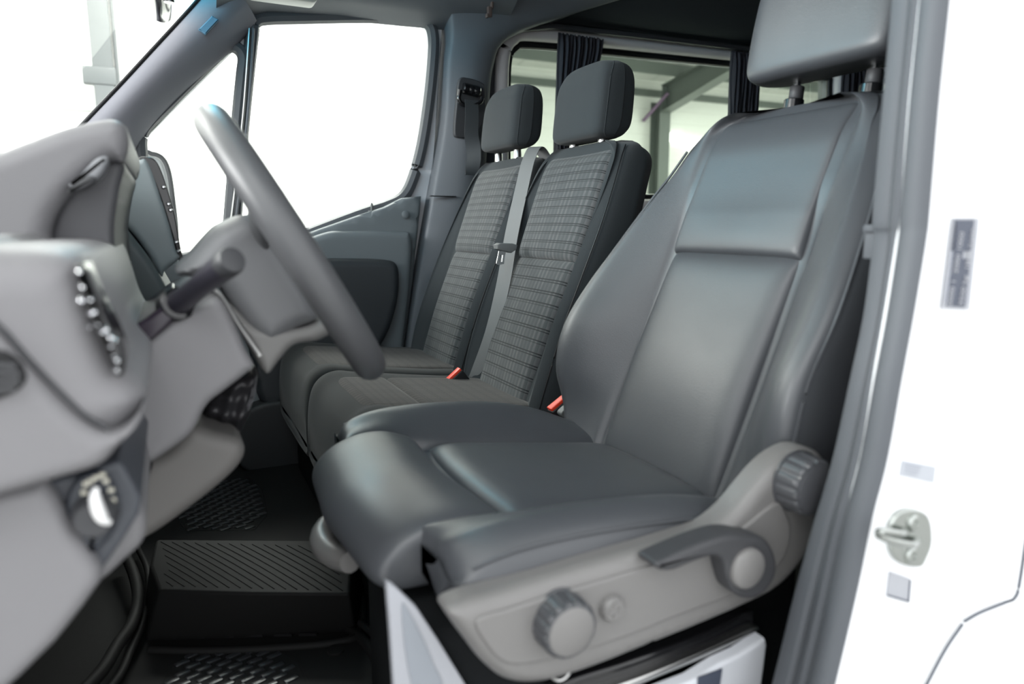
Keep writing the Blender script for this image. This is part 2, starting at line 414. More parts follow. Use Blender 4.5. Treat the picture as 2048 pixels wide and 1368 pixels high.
# ================================================================ van shell: passenger side
def fill_plate(name, outer, holes, y, th, material, parent=None, bevel=0):
    """plate in plane y from (x,z) loops, with holes, th thick away from the camera"""
    bm = bmesh.new()
    for loop in [outer]+holes:
        vs = [bm.verts.new((a, y, b)) for a, b in loop]
        for i in range(len(vs)): bm.edges.new((vs[i], vs[(i+1) % len(vs)]))
    bmesh.ops.triangle_fill(bm, use_beauty=True, use_dissolve=False, edges=bm.edges[:], normal=(0, -1, 0))
    r = bmesh.ops.extrude_face_region(bm, geom=bm.faces[:])
    bmesh.ops.translate(bm, vec=(0, th, 0), verts=[v for v in r['geom'] if isinstance(v, bmesh.types.BMVert)])
    bmesh.ops.recalc_face_normals(bm, faces=bm.faces)
    me = bpy.data.meshes.new(name); bm.to_mesh(me); bm.free(); me.materials.append(material)
    o = bpy.data.objects.new(name, me); SC.collection.objects.link(o)
    if parent: o.parent = parent; o.matrix_parent_inverse = parent.matrix_basis.inverted()
    if bevel:
        q = o.modifiers.new('b', 'BEVEL'); q.width = bevel; q.segments = 3; q.limit_method = 'ANGLE'; q.angle_limit = math.radians(40)
        for p in me.polygons: p.use_smooth = True
    return o
def loop(pts, n=80): return cr(pts, n, True)
def grow(lp, d):
    n = len(lp); ar = sum(lp[i][0]*lp[(i+1) % n][1]-lp[(i+1) % n][0]*lp[i][1] for i in range(n)); s = 1 if ar > 0 else -1; out = []
    for i in range(n):
        a, c = lp[i-1], lp[(i+1) % n]; dx, dz = c[0]-a[0], c[1]-a[1]; L = math.hypot(dx, dz) or 1
        out.append((lp[i][0]+s*dz/L*d, lp[i][1]-s*dx/L*d))
    return out
def ring(name, lp, y, r, material, parent=None, ry=None, n=8):
    m = MB(); m.tube([(a, y, b) for a, b in lp], r, n, closed=True); return m.obj(name, material, parent)

YD = 2.2
main_w = GX([(513, 70), (516, 52), (535, 46), (600, 44), (720, 42), (820, 44), (850, 52), (859, 75), (858, 120), (850, 200), (836, 290), (818, 355), (800, 388), (770, 404), (720, 420), (640, 450), (560, 482), (505, 506), (478, 515), (474, 500), (480, 420), (492, 270), (503, 160)], YD)
quarter = GX([(480, 118), (470, 103), (455, 103), (430, 125), (370, 185), (310, 245), (292, 270), (289, 300), (300, 380), (330, 500), (345, 512), (390, 508), (440, 506), (447, 490), (455, 400), (468, 240), (477, 150)], YD)
main_l, quart_l = loop(main_w, 120), loop(quarter, 100)
rear_l = loop([(1.075, 1.24), (1.10, 1.285), (1.16, 1.30), (1.5, 1.31), (2.2, 1.325), (2.55, 1.32), (2.6, 1.27), (2.6, .9), (2.56, .83), (2.4, .82), (1.3, .80), (1.12, .80), (1.075, .84), (1.07, .95), (1.07, 1.1)], 120)
rear2_l = loop([(2.82, 1.27), (2.86, 1.33), (3.5, 1.335), (4.2, 1.335), (4.27, 1.29), (4.27, .88), (4.2, .82), (3.4, .82), (2.86, .82), (2.82, .88)], 60)
door_out = GX([(478, 84), (505, 38), (560, 22), (850, 26), (884, 45), (880, 100), (868, 300), (840, 560), (816, 760), (812, 1000)], YD) + [(.64, -.05), (-.30, -.05), (-.30, .5)] + GX([(215, 400), (262, 300), (380, 180)], YD)
door_out = [p for p in door_out]
# structural side wall round the openings
dl = door_out
struct(fill_plate('wall_right', [(-.9, -.1), (4.6, -.1), (4.6, 1.75), (.42, 1.75), (.24, 1.42), (.14, 1.29), (.0, 1.145), (-.13, 1.0), (-.21, .90), (-.9, .70)], [dl, rear_l, rear2_l], 2.235, .05, PILLAR))
# door
door = bpy.data.objects.new('door_1', None); SC.collection.objects.link(door); door.location = (.3, YD, 0); struct(door, 'grey passenger door with white framed window')
fill_plate('door_frame', dl, [main_l, quart_l], YD, .03, mat('pale door frame paint', (.62, .63, .66), .35), door)
WSEAL = mat('grey window seal', (.075, .08, .088), .5); ring('window_seal', grow(main_l, .012), YD-.004, .019, WSEAL, door); ring('window_bead', main_l, YD+.004, .005, RUBBER, door); ring('quarter_seal', grow(quart_l, .010), YD-.006, .018, WSEAL, door)
for nm, lp in (('window_pane', main_l), ('quarter_pane', quart_l)):
    m = MB(); m.slab(grow(lp, .004), YD+.012, YD+.016, .0005, 1); m.obj(nm, GLASS, door)
# grey frame shells of the upper door
m = MB(); m.tube([(a, YD+.02, b) for a, b in cr(GX([(876, 60), (872, 130), (852, 320), (834, 470), (822, 600), (812, 720)], YD), 40)], .010, 8); m.obj('door_edge', WHITE, door)
for dx in (0, 9):
    m = MB(); m.tube([(a, YD-.03, b) for a, b in cr(GX([(505-dx*.9, 62), (496-dx, 200), (483-dx, 330), (470-dx, 440)], YD), 20)], .0035, 8); m.obj('divider_line', STEEL if dx else PILLAR, door)
# lower door card, armrest shelf and pocket
card = GX([(480, 520), (560, 488), (640, 458), (720, 430), (770, 414), (806, 396), (843, 392), (840, 430), (826, 560), (808, 700), (800, 900)], YD-.05)+[(.55, .0), (-.2, 0), (-.25, .4), (-.22, .60)]+GX([(330, 522), (400, 518)], YD-.05)
m = MB(); m.slab(card, YD-.055, YD+.005, .012); m.obj('door_card', DOORP, door)
shelf = GX([(300, 555), (480, 535), (640, 470), (700, 462), (800, 463), (828, 475), (826, 560), (812, 690), (806, 760), (780, 900), (700, 1000), (300, 1000)], YD-.10)
m = MB(); m.slab(loop(shelf, 90), YD-.085, YD-.04, .02); m.obj('door_panel_lower', DOORP, door)
pocket = GX([(560, 522), (620, 519), (700, 518), (770, 520), (795, 528), (801, 555), (798, 600), (785, 650), (765, 690), (740, 720), (700, 760), (600, 800), (520, 800), (500, 600)], YD-.13)
m = MB(); m.slab(loop(pocket, 90), YD-.13, YD-.07, .022, 6); m.obj('door_pocket', mat('dark door pocket', (.022, .026, .03), .55), door)
p = G(811, 429, y=YD-.06); m = MB(); m.cyl(p, p+Vector((0, -.0035, 0)), .0125, 32, [(0, 1.0), (.5, 1), (.51, .93), (.8, .93), (1, .85)]); m.obj('screw_cap', DOORP, door)
p = G(744, 424, y=YD-.03); m = MB(); m.cyl(p, p+Vector((0, 0, .028)), .004, 12, [(0, 1), (.8, 1), (1, .6)]); m.cyl(p, p+Vector((0, 0, .004)), .012, 16); m.obj('lock_pin', STEELD, door)
# rear side windows
for k, lp in ((2, rear_l), (3, rear2_l)):
    wn = bpy.data.objects.new('window_%d' % k, None); SC.collection.objects.link(wn); wn.location = (lp[0][0], 2.24, .8); struct(wn)
    m = MB(); m.slab(grow(lp, .006), 2.262, 2.268, .0005, 1); m.obj('pane', GLASSR, wn)
    ring('window_gasket', lp, 2.228, .011, RUBBER, wn)
    m = MB(); big = grow(lp, .05)
    m.tube([(a, 2.208, b) for a, b in grow(lp, .033)], .024, 10, closed=True); m.obj('window_surround', WINTRIM, wn)
wn = bpy.data.objects['window_2']
m = MB(); m.box((1.92, 2.245, 1.30), (1.5, .02, .03)); 
# rail for curtains
m = MB(); m.tube([(1.06, 2.165, 1.325), (1.2, 2.165, 1.352), (1.6, 2.165, 1.362), (2.7, 2.165, 1.38)], .010, 8); struct(m.obj('trim_3', DASH2), 'dark curtain rail above rear side window')
# pillar trim between door and rear window : soft lofted panel
def ysec(x0, x1, z, y0, bulge, roll=.02):
    return [(x0, 2.235, z), (x0, y0+.02, z), (x0+roll, y0, z), ((x0+x1)/2, y0-bulge, z), (x1-roll, y0, z), (x1, y0+.03, z), (x1, 2.235, z)]
secs = [ysec(.62, .86, -.05, 2.13, .01), ysec(.665, .90, .3, 2.13, .01), ysec(.715, .96, .55, 2.14, .012), ysec(.765, .955, .79, 2.14, .014), ysec(.81, .972, 1.0, 2.145, .015), ysec(.828, .99, 1.2, 2.145, .012), ysec(.835, 1.05, 1.30, 2.13, .01), ysec(.80, 1.30, 1.40, 2.08, .005), ysec(.7, 1.6, 1.5, 1.98, 0)]
b = MB(); cols = [cr([s[j] for s in secs], 40) for j in range(7)]
rows = [cr([cols[j][i] for j in range(7)], 30) for i in range(40)]
b.loft(rows, closed=False); o = b.obj('trim_1', PILLAR); struct(o, 'slate pillar trim between passenger door and rear window')
p0, p1 = G(866, 392, y=2.12), G(908, 394, y=2.12)
m = MB(); m.box(((p0.x+p1.x)/2, 2.125, p0.z), (.085, .012, .003)); m.obj('panel_gap', RUBBER, o, smooth=False)
m = MB(); q = G(979, 24, y=2.07); m.box(q, (.014, .012, .03)); m.box(q+Vector((.008, 0, .02)), (.008, .012, .02)); m.box(q+Vector((-.008, 0, -.012)), (.008, .014, .012)); tag(m.obj('coat_hook', BROWN, smooth=False, bevel=.002), 'small brown clip high on the slate pillar trim', 'hook')
# headliner cove over the rear window and across the roof
prof = [(2.235, 1.36), (2.16, 1.375), (2.12, 1.385), (2.07, 1.42), (2.0, 1.50), (1.9, 1.60), (1.6, 1.68), (1.2, 1.70), (.8, 1.68), (.52, 1.58), (.44, 1.4), (.40, 1.2)]
pr = cr(prof, 50); b = MB()
xs = [(.98, -.00), (1.03, -.02), (1.10, 0), (1.6, .005), (2.4, .02), (4.6, .05)]
b.loft([[(x, y, z+dz) for y, z in pr] for x, dz in xs], closed=False); struct(b.obj('ceiling', LINER), 'dark cloth headliner')
prof2 = [(2.20, 1.262), (2.15, 1.28), (2.10, 1.30), (2.03, 1.35), (1.95, 1.45), (1.7, 1.58), (1.2, 1.62), (.7, 1.55), (.48, 1.4), (.40, 1.2)]
pr = cr(prof2, 40); b = MB(); b.loft([[(x, y, z+dz) for y, z in pr] for x, dz in [(.16, -.04), (.22, -.005), (.30, .02), (.5, .035), (.7, .04), (.84, .045), (1.02, .05)]], closed=False)
struct(b.obj('trim_2', PILLAR), 'grey roof lining above the passenger door')
q = G(565, 1, y=1.9); m = MB(); m.box(q+Vector((0, 0, .012)), (.16, .07, .03)); struct(m.obj('trim_5', mat('pale visor clip', (.5, .52, .5), .5), bevel=.012), 'pale overhead lamp edge')
# rear and outer enclosure of the cabin
struct(MB().box((4.62, 1.3, .75), (.05, 1.95, 1.9)).obj('wall_rear', PILLAR, smooth=False))
struct(MB().box((1.9, 1.3, -.03), (5.4, 1.95, .05)).obj('floor', RUBBER, smooth=False))
# A pillar (passenger) with windscreen
ap_o = [G(a, b, y=2.12) for a, b in [(140, 282), (180, 238), (240, 175), (300, 110), (360, 45), (402, -2), (430, -40)]]
ap_i = [G(a, b, y=2.17) for a, b in [(235, 420), (262, 320), (290, 262), (345, 200), (415, 135), (470, 86), (512, 38)]]
ap_m = [G(a, b, y=2.10) for a, b in [(175, 330), (215, 265), (262, 208), (325, 143), (392, 78), (447, 30), (480, -12)]]
b = MB(); A, I, Mm = [cr([tuple(v) for v in q], 30) for q in (ap_o, ap_i, ap_m)]
b.loft([cr([(a[0]-.01, 2.2, a[2]+.01), a, mm, i, (i[0]+.004, 2.21, i[2]-.004)], 16) for a, mm, i in zip(A, Mm, I)], closed=False)
o = b.obj('trim_4', APIL); struct(o, 'grey cloth windscreen pillar')
m = MB(); m.tube([(p[0]-.004, p[1], p[2]+.002) for p in A], .0045, 8); m.obj('windscreen_gasket', RUBBER, o)
c = [G(a, b_, y=2.095) for a, b_ in [(397, 60), (424, 33), (437, 41), (411, 69)]]
bm_ = MB(); bm_.slab(loop([(v.x, v.z) for v in [c[0], c[0].lerp(c[1], .12), c[0].lerp(c[1], .88), c[1], c[1].lerp(c[2], .5), c[2], c[2].lerp(c[3], .12), c[2].lerp(c[3], .88), c[3], c[3].lerp(c[0], .5)]], 30), 2.088, 2.12, .002)
bm_.obj('pillar_badge', mat('steel blue badge plastic', (.10, .22, .32), .3), o)
# windscreen pane
wp = [G(a, b_, y=2.13) for a, b_ in [(90, 340), (402, -2)]]; d = wp[1]-wp[0]
lo, hi = wp[0]-d*.35, wp[0]+d*1.22
b = MB(); rows = []
for i in range(9):
    t = i/8; c = lo.lerp(hi, t)
    rows.append([(c.x-.10*math.sin(math.pi*j/12), 2.13-1.66*j/12, c.z) for j in range(13)])
b.loft(rows, closed=False); sc = b.obj('window_1', GLASSW); struct(sc, 'windscreen with blue tinted top band')
# body shell in front of dash (cowl and bonnet wall) so the footwell is closed
struct(MB().box((-.62, 1.3, .3), (.06, 1.95, .95)).obj('wall_front', RUBBER, smooth=False))

# ================================================================ van shell: driver side pillar
rowsn = [(-620, 1815, 1925), (-160, 1800, 1900), (0, 1788, 1885), (200, 1770, 1864), (430, 1749, 1845), (470, 1752, 1840), (540, 1744, 1829), (640, 1730, 1812), (760, 1704, 1790), (920, 1668, 1762), (1040, 1632, 1732), (1180, 1592, 1705), (1368, 1545, 1662), (1520, 1500, 1625), (1800, 1400, 1560)]
ins = [G(a, r, y=.455) for r, a, b_ in rowsn]; outs = [G(b_, r, y=.385) for r, a, b_ in rowsn]
secs = []
for a, o_ in zip(ins, outs):
    a, o_ = Vector(a), Vector(o_); d = o_-a; nrm = Vector((-d.y, d.x, 0)).normalized()
    if nrm.dot(_C-a) < 0: nrm = -nrm
    st = [(-.05, -.05), (0, -.008), (.05, .004), (.12, .006), (.30, .004), (.36, -.001), (.42, .004), (.58, .007), (.64, .0), (.70, .006), (.86, .009), (.95, .006), (1.0, .0), (1.0, -.006)]
    secs.append([a+d*t+nrm*h for t, h in st])
K = len(secs[0]); cols = [cr([tuple(s[j]) for s in secs], 70) for j in range(K)]
b = MB(); b.loft([[cols[j][i] for j in range(K)] for i in range(70)], closed=False)
seal = b.obj('trim_6', SEAL); struct(seal, 'grey ribbed door seal along driver pillar')
# little notch catch on the inner edge
q = G(1752, 490, y=.47); m = MB(); m.box(q, (.012, .02, .028)); m.box(q+Vector((-.004, 0, .016)), (.01, .02, .008)); m.obj('seal_clip', SEAL, seal, bevel=.002)
# white body side
bl = cr([tuple(v) for v in outs], 50)
b = MB(); rws = []
for i, p in enumerate(bl):
    row = [(p[0]+.012, p[1]+.03, p[2])]
    for dx, dy in ((.0, .012), (.002, .002), (.012, .0), (.06, .0), (.11, .0), (.15, .0), (.19, .0), (.24, -.003), (.30, -.015), (.45, -.03), (.9, -.03), (2.2, -.03), (4.1, -.03)):
        row.append((p[0]+dx, p[1]+dy, p[2]))
    rws.append(row)
b.loft(rws, closed=False); wl = b.obj('wall_left', WHITE); struct(wl, 'white van body pillar beside driver door')
# inner lining of the driver side behind the pillar
b = MB(); b.loft([[(.66, .47, z), (.9, .46, z), (4.6, .46, z)] for z in (-.05, .6, 1.3)], closed=False); struct(b.obj('trim_7', LINER))
# panel gap lines of the body
for nm, pts in (('panel_gap', [(1928, 1243), (1960, 1225), (2010, 1205), (2030, 1195), (2040, 1160), (2060, 1020)]), ('panel_gap', [(1925, 1248), (1890, 1300), (1850, 1375), (1800, 1470)])):
    path = [tuple(G(a, r, y=.381 if a < 1960 else (.376 if a < 2020 else .368))) for a, r in pts]
    m = MB(); m.tube(cr(path, 30), .0016, 8); m.obj(nm, mat('panel gap shade', (.10, .11, .13), .7), wl)  # dark line with the shade of the panel gap put into its colour

# type plate sticker, small stickers
def sticker(name, pts, y, base, label, cat, marks):
    P = [G(a, b_, y=y) for a, b_ in pts]   # tl, tr, br, bl
    b = MB(); b.add([v for v in P]+[v+Vector((0, .0012, 0)) for v in P], [(0,1,2,3),(7,6,5,4),(0,4,5,1),(1,5,6,2),(2,6,7,3),(3,7,4,0)])
    o = b.obj(name, base, smooth=False); tag(o, label, cat)
    for mn, mm, rects in marks:
        q = MB()
        for (s0, t0, s1, t1) in rects:
            L = lambda s, t: P[0].lerp(P[1], s).lerp(P[3].lerp(P[2], s), t)+Vector((0, -.0006, 0))
            vs = [L(s0, t0), L(s1, t0), L(s1, t1), L(s0, t1)]
            q.add(vs+[v+Vector((0, .0005, 0)) for v in vs], [(0,1,2,3),(7,6,5,4),(0,4,5,1),(1,5,6,2),(2,6,7,3),(3,7,4,0)])
        q.obj(mn, mm, o, smooth=False)['kind'] = 'stuff'
    return o
INK = mat('label ink', (.06, .07, .10), .5); PAPER = mat('label paper', (.36, .37, .40), .5); GREYINK = mat('pale label ink', (.35, .37, .42), .5)
def text_on(o, body, pts, y, size, rot, material, name='lettering', spacing=1.0):
    """flat raised lettering; pts = start pixel; rot about y"""
    c = bpy.data.curves.new(name, 'FONT'); c.body = body; c.size = size; c.extrude = .0002; c.space_character = spacing
    t = bpy.data.objects.new(name, c); SC.collection.objects.link(t)
    t.location = G(pts[0], pts[1], y=y); t.rotation_euler = (math.pi/2, -rot, 0)
    dg = bpy.context.evaluated_depsgraph_get(); me = bpy.data.meshes.new_from_object(t.evaluated_get(dg)); mw = t.matrix_world.copy()
    bpy.data.objects.remove(t)
    me.materials.clear(); me.materials.append(material)
    ob = bpy.data.objects.new(name, me); SC.collection.objects.link(ob)
    ob.location = G(pts[0], pts[1], y=y); ob.rotation_euler = (math.pi/2, -rot, 0)
    bpy.context.view_layer.update()
    ob.parent = o; ob.matrix_parent_inverse = o.matrix_basis.inverted()
    return ob
random.seed(3)
mk = []
for t in [x/22 for x in range(1, 21)]:
    if t > .34: mk += [(.24, t, .44, t+.028)]
    if t > .46 : mk += [(.56, t, .72, t+.028)]
mk2 = [(.04, t/40, .10+.05*random.random(), t/40+.014) for t in range(2, 38)]+[(.86, t/40, .95, t/40+.012) for t in range(2, 38, 2)]
YS = .3825
st1 = sticker('type_plate', [(1907, 436), (1959, 436), (1939, 620), (1884, 617)], YS, PAPER, 'tall black and silver type plate sticker high on white pillar', 'sticker',
        [('dark_field', INK, [(.05, .02, .78, .36), (.14, .36, .50, .97), (.5, .44, .80, .97)]), ('printed_line', GREYINK, mk2)])
text_on(st1, '3500 kg  1800 2100', (1925, 612), YS-.0012, .0085, math.radians(98-14), PAPER)
text_on(st1, '0000 1  2000 1000', (1903, 612), YS-.0012, .0085, math.radians(98-14), PAPER)
st2 = sticker('paper_label', [(1806, 921), (1872, 934), (1868, 966), (1801, 951)], YS+.001, mat('pale sticker paper', (.42, .44, .48), .4), 'small pale printed label above the door striker', 'sticker',
        [('printed_line', GREYINK, [(.08, .14, .55, .2), (.08, .3, .5, .35), (.1, .5, .52, .56), (.1, .68, .45, .74)])])
st3 = sticker('square_label', [(1780, 1143), (1822, 1158), (1818, 1205), (1774, 1192)], YS+.001, PAPER, 'small square white label with dark edge below the door striker', 'sticker',
        [('dark_edge', INK, [(0, .93, 1, 1), (.94, .05, 1, 1)])])
# striker
sk = empty('door_striker', G(1815, 1080, y=.384), 'zinc plated door striker with wire loop bolted to white pillar', 'door striker')
pl = GX([(1790, 1030), (1815, 1018), (1845, 1024), (1858, 1045), (1860, 1085), (1850, 1115), (1838, 1132), (1805, 1128), (1783, 1108), (1778, 1060)], .382)
m = MB(); m.slab(loop(pl, 50), .380, .387, .0015); m.obj('plate', ZINC, sk)
for a, b_ in ((1826, 1046), (1822, 1110)):
    p = G(a, b_, y=.380); m = MB(); m.cyl(p+Vector((0, .002, 0)), p+Vector((0, -.004, 0)), .008, 20, [(0, 1), (.5, 1), (.8, .8), (.82, .45), (.6, .4)]); m.obj('screw', ZINC, sk)
a0, a1 = G(1836, 1080, y=.381), G(1812, 1062, y=.381); tip = G(1762, 1066, y=.356)
m = MB(); m.tube(cr([tuple(a1), tuple(a1.lerp(tip, .5)+Vector((0, -.006, .001))), tuple(tip+Vector((0, 0, .0015))), tuple(tip+Vector((.001, 0, -.004))), tuple(a0.lerp(tip, .45)+Vector((0, -.008, -.004))), tuple(a0)], 30), .0032, 10); m.obj('loop', ZINC, sk)

# ================================================================ backrest builder
def backrest(yc, base, slope, prof, groove=.012, thick=.15):
    """prof rows: z, halfwidth, bolster forward, seam halfwidth; sections are level cuts"""
    secs = []
    for z, W, bf, sw, *r in prof:
        x0 = base(z); th = r[0] if r else thick
        gr = (groove if z < .68 else groove*.35+max(0, (z-.80)/.074)**2*.026) if groove > .01 else groove
        half = [(0, gr), (sw*.6, gr), (sw, gr), (sw+.018, -.001), ((sw+W)/2+.005, -bf*.75), (W-.025, -bf), (W-.003, -bf+.022), (W, .055), (W-.008, th-.04), (W-.05, th), (W*.4, th+.005)]
        full = half+[(-a, b_) for a, b_ in half[:0:-1]]
        secs.append([(x0+b_, yc+a, z) for a, b_ in full])
    return sec_loft(secs, 132, 64)

# ================================================================ driver seat
YC = .782
seat = empty('driver_seat', (.42, YC, 0), 'black leather driver seat with side bolsters and grey adjuster trim', 'car seat')
bx = lambda z: .612+.42*(z-.38)
P_ = [(.325, .20, .0, .12, .10), (.35, .236, .012, .13, .13), (.40, .252, .030, .132, .15), (.46, .262, .062, .131), (.53, .262, .076, .130), (.60, .258, .062, .130), (.67, .242, .042, .130), (.74, .222, .022, .130), (.78, .208, .010, .130, .14), (.822, .194, .002, .130, .12), (.850, .180, -.010, .125, .095), (.868, .16, -.026, .105, .075), (.874, .12, -.040, .08, .06)]
backrest(YC, bx, .42, P_).obj('backrest', LEATHER, seat)
NB = Vector((-.922, 0, .387))
def bpad(z0, z1, sw0, sw1, bulge):
    def fn(s, t):
        z = z0+(z1-z0)*t; sw = sw0+(sw1-sw0)*t; v = (2*s-1)*sw
        b_ = bulge(t)
        return Vector((bx(z)+(.012 if z1 < .7 else .010-.005*min(1, (z-.655)/.06)+max(0, (z-.80)/.074)**2*.026), YC+.004+v, z))+NB*(b_*(1-(2*s-1)**2*.6)), NB
    return fn
pad(bpad(.335, .662, .130, .128, lambda t: .002+.010*math.exp(-((t-.45)/.3)**2)), .012, p=9, n=44).obj('backrest_panel', LEATHER, seat)
pad(bpad(.655, .862, .128, .124, lambda t: .001+.006*math.exp(-((t-.10)/.22)**2)), .0045, p=30, n=44).obj('backrest_panel', LEATHER, seat)
# piping seams on outer bolster edges
for s in (-1, 1):
    path = [(bx(z)-bf*.9+.008, YC+s*(W-.006), z) for z, W, bf, sw, *r in P_[2:10]]
    m = MB(); m.tube(cr(path, 50), .0024, 6); m.obj('piping', LEATHER, seat)
# hard back shell
m = MB(); m.slab(loop([(bx(z)+o_, z) for z, o_ in ((.36, .12), (.5, .14), (.7, .145), (.81, .11))]+[(bx(z)+o_, z) for z, o_ in ((.81, .16), (.7, .185), (.5, .185), (.36, .15))], 40), YC-.235, YC+.235, .02, both=True); m.obj('back_shell', DASH2, seat)
# headrest
def headrest(parent, c, W, H, T, material, lean=.10, prof=None, tw=.86):
    secs = []
    for k, (h, fw, ft, off) in enumerate(prof or [(0, .80, .42, .25), (.015, .9, .62, .12), (.07, .97, .86, .02), (.2, 1, 1, 0), (.5, 1, 1, .0), (.75, .97, .95, .02), (.9, .90, .78, .10), (.97, .80, .56, .16), (1, .62, .36, .2)]):
        z = c[2]+h*H; x0 = c[0]+lean*h*H+off*T; w_ = W*fw; t_ = T*ft
        half = [(0, 0), (w_*.5, .001), (w_*.85, .005), (w_*.97, .02), (w_, .045*t_/T+.008), (w_*.98, t_*.6), (w_*.86, t_*.93), (w_*.5, t_)]
        full = half+[(0, t_)]+[(-a, b_) for a, b_ in half[:0:-1]]
        secs.append([(x0+b_, c[1]+a, z) for a, b_ in full])
    o = sec_loft(secs, 96, 44).obj('headrest', material, parent)
    m = MB(); m.tube([tuple(p) for p in cr([secs[k][-3] for k in range(1, len(secs)-1)], 40)], .0011, 6); m.obj('headrest_seam', material, o)
    return o
hr = headrest(seat, (.838, .770, .918), .133, .20, .115, LEATHER, .18)
for dy in (-.075, .06):
    m = MB(); m.tube([(.895, .77+dy, .86), (.898, .77+dy, .92)], .006, 12); m.obj('headrest_post', CHROME, hr)
    m = MB(); m.cyl((.892, .77+dy, .872), (.894, .77+dy, .892), .015, 20); m.obj('post_collar', GLOSSB, hr)
    m = MB(); m.cyl((.897, .77+dy, .893), (.899, .77+dy, .912), .011, 20); m.obj('post_sleeve', DASH2, hr)
m = MB(); m.tube([(.90+.018*math.cos(a), .768+.135*.99, 1.035+.03*math.sin(a)) for a in [i*math.pi*2/20 for i in range(20)]], .002, 6, closed=True)
# cushion body : sections at constant x
zt = lambda x: .393-.128*(x-.32)
def csec(x, W, cr_, zlow, sw=.135, dip=.012, outz=0):
    z = zt(x); half = [(0, z-dip), (sw*.6, z-dip), (sw, z-dip), (sw+.02, z-.001+cr_*.15), ((sw+W)/2, z+cr_*.85), (W-.035, z+cr_), (W-.008, z+cr_-.016+outz), (W, z-.020+outz), (W-.006, zlow+.015), (W-.03, zlow), (W*.4, zlow)]
    full = half+[(-a, b_) for a, b_ in half[:0:-1]]
    return [(x, YC+a, b_) for a, b_ in full]
secs = [csec(.200, .225, -.03, .385), csec(.206, .244, -.005, .362), csec(.222, .256, .010, .355), csec(.26, .262, .024, .350), csec(.32, .264, .034, .343), csec(.40, .264, .040, .338), csec(.47, .262, .040, .333), csec(.53, .256, .032, .328), csec(.58, .245, .018, .325), csec(.63, .23, .004, .32), csec(.66, .22, -.02, .32)]
# front middle part of this body is hollowed for the thigh support
for k in range(0, 4):
    for i, (x, y, z) in enumerate(secs[k]):
        if abs(y-YC) < .145 and z > .36: secs[k][i] = (x, y, .352)
sec_loft(secs, 132, 56).obj('cushion', LEATHER, seat)
# cushion bolster top seam
for s in (-1, 1):
    m = MB(); m.tube(cr([(x, YC+s*(W-.006), zt(x)+c_-.012) for x, W, c_ in ((.22, .256, .008), (.26, .262, .024), (.32, .264, .034), (.40, .264, .040), (.47, .262, .040), (.53, .256, .032), (.58, .245, .018))], 40), .0015, 6); m.obj('piping', LEATHER, seat)
# centre cushion pad (slightly tapered to the rear)
def cfn(s, t):
    x = .316+(.615-.316)*t; sw = .148-.014*t; v = (2*s-1)*sw
    dz = .004*(1-(2*s-1)**2)
    return Vector((x-.012*(1-(2*s-1)**2)*(1-t)+(.92-YC-v)*.0, YC+v, zt(x)-.012+dz)), Vector((.12, 0, .993))
pad(cfn, .016, p=10, n=44).obj('cushion_panel', LEATHER, seat)
# flat recessed strip between the pad and the thigh support
m = MB(); m.box((.30, YC, .375), (.10, .30, .012)); m.box((.252, YC, .368), (.09, .40, .030)); m.obj('gap_strip', mat('worn leather strip', (.05, .052, .062), .5, bump=('v', 700, .1)), seat, bevel=.004)
# thigh support : sections at constant y
def tsec(y, k=1.0, sh=0):
    pts = [(.284, .398), (.268, .408), (.240, .416), (.205, .415), (.170, .403), (.147, .384), (.140, .366), (.148, .352), (.17, .346), (.23, .346), (.272, .350), (.286, .372)]
    cx, cz = .215, .375
    return [(cx+(a-cx)*k+sh, y, cz+(b_-cz)*(k if k < 1 else 1)) for a, b_ in pts]
ys = [(.612, .70), (.614, .84), (.620, .93), (.634, .985), (.66, 1), (.72, 1.0), (.78, 1.0), (.84, 1.0), (.90, 1), (.925, .98), (.94, .92), (.947, .8), (.949, .66)]
sec_loft([tsec(y, k, .012*abs(y-.78)/.16) for y, k in ys], 90, 60).obj('thigh_support', LEATHER, seat)
m = MB(); m.tube(cr([tuple(G(a, b_, y=yy)) for a, b_, yy in ((655, 1045, .86), (645, 1075, .84), (660, 1105, .80), (700, 1125, .74))], 20), [.012+.004*math.sin(i/19*3.14) for i in range(20)], 12); m.obj('thigh_support_handle', TRIM, seat)
# side trim
tr = GX([(897, 1222), (935, 1203), (1000, 1185), (1080, 1160), (1160, 1135), (1240, 1112), (1320, 1090), (1390, 1070), (1430, 1052), (1470, 1018), (1505, 975), (1540, 935), (1575, 908), (1608, 896), (1640, 905), (1658, 940), (1660, 985), (1650, 1030), (1625, 1085), (1590, 1140), (1545, 1182), (1480, 1215), (1400, 1250), (1300, 1290), (1200, 1330), (1110, 1360), (1050, 1368), (1005, 1358), (965, 1325), (930, 1280), (905, 1245)], .50)
trl = loop(tr, 130)
m = MB(); m.slab(trl, .494, .525, .014, 6); trim = m.obj('side_trim', TRIM, seat)
inner = GX([(945, 1232), (1010, 1208), (1100, 1180), (1200, 1150), (1320, 1115), (1420, 1085), (1480, 1045), (1540, 1000), (1560, 1020), (1570, 1060), (1555, 1110), (1520, 1150), (1450, 1185), (1350, 1222), (1250, 1262), (1150, 1295), (1050, 1318), (1000, 1315), (965, 1280)], .50)
m = MB(); m.slab(loop(inner, 110), .4912, .50, .0028, 4); m.obj('trim_face', TRIM, trim)
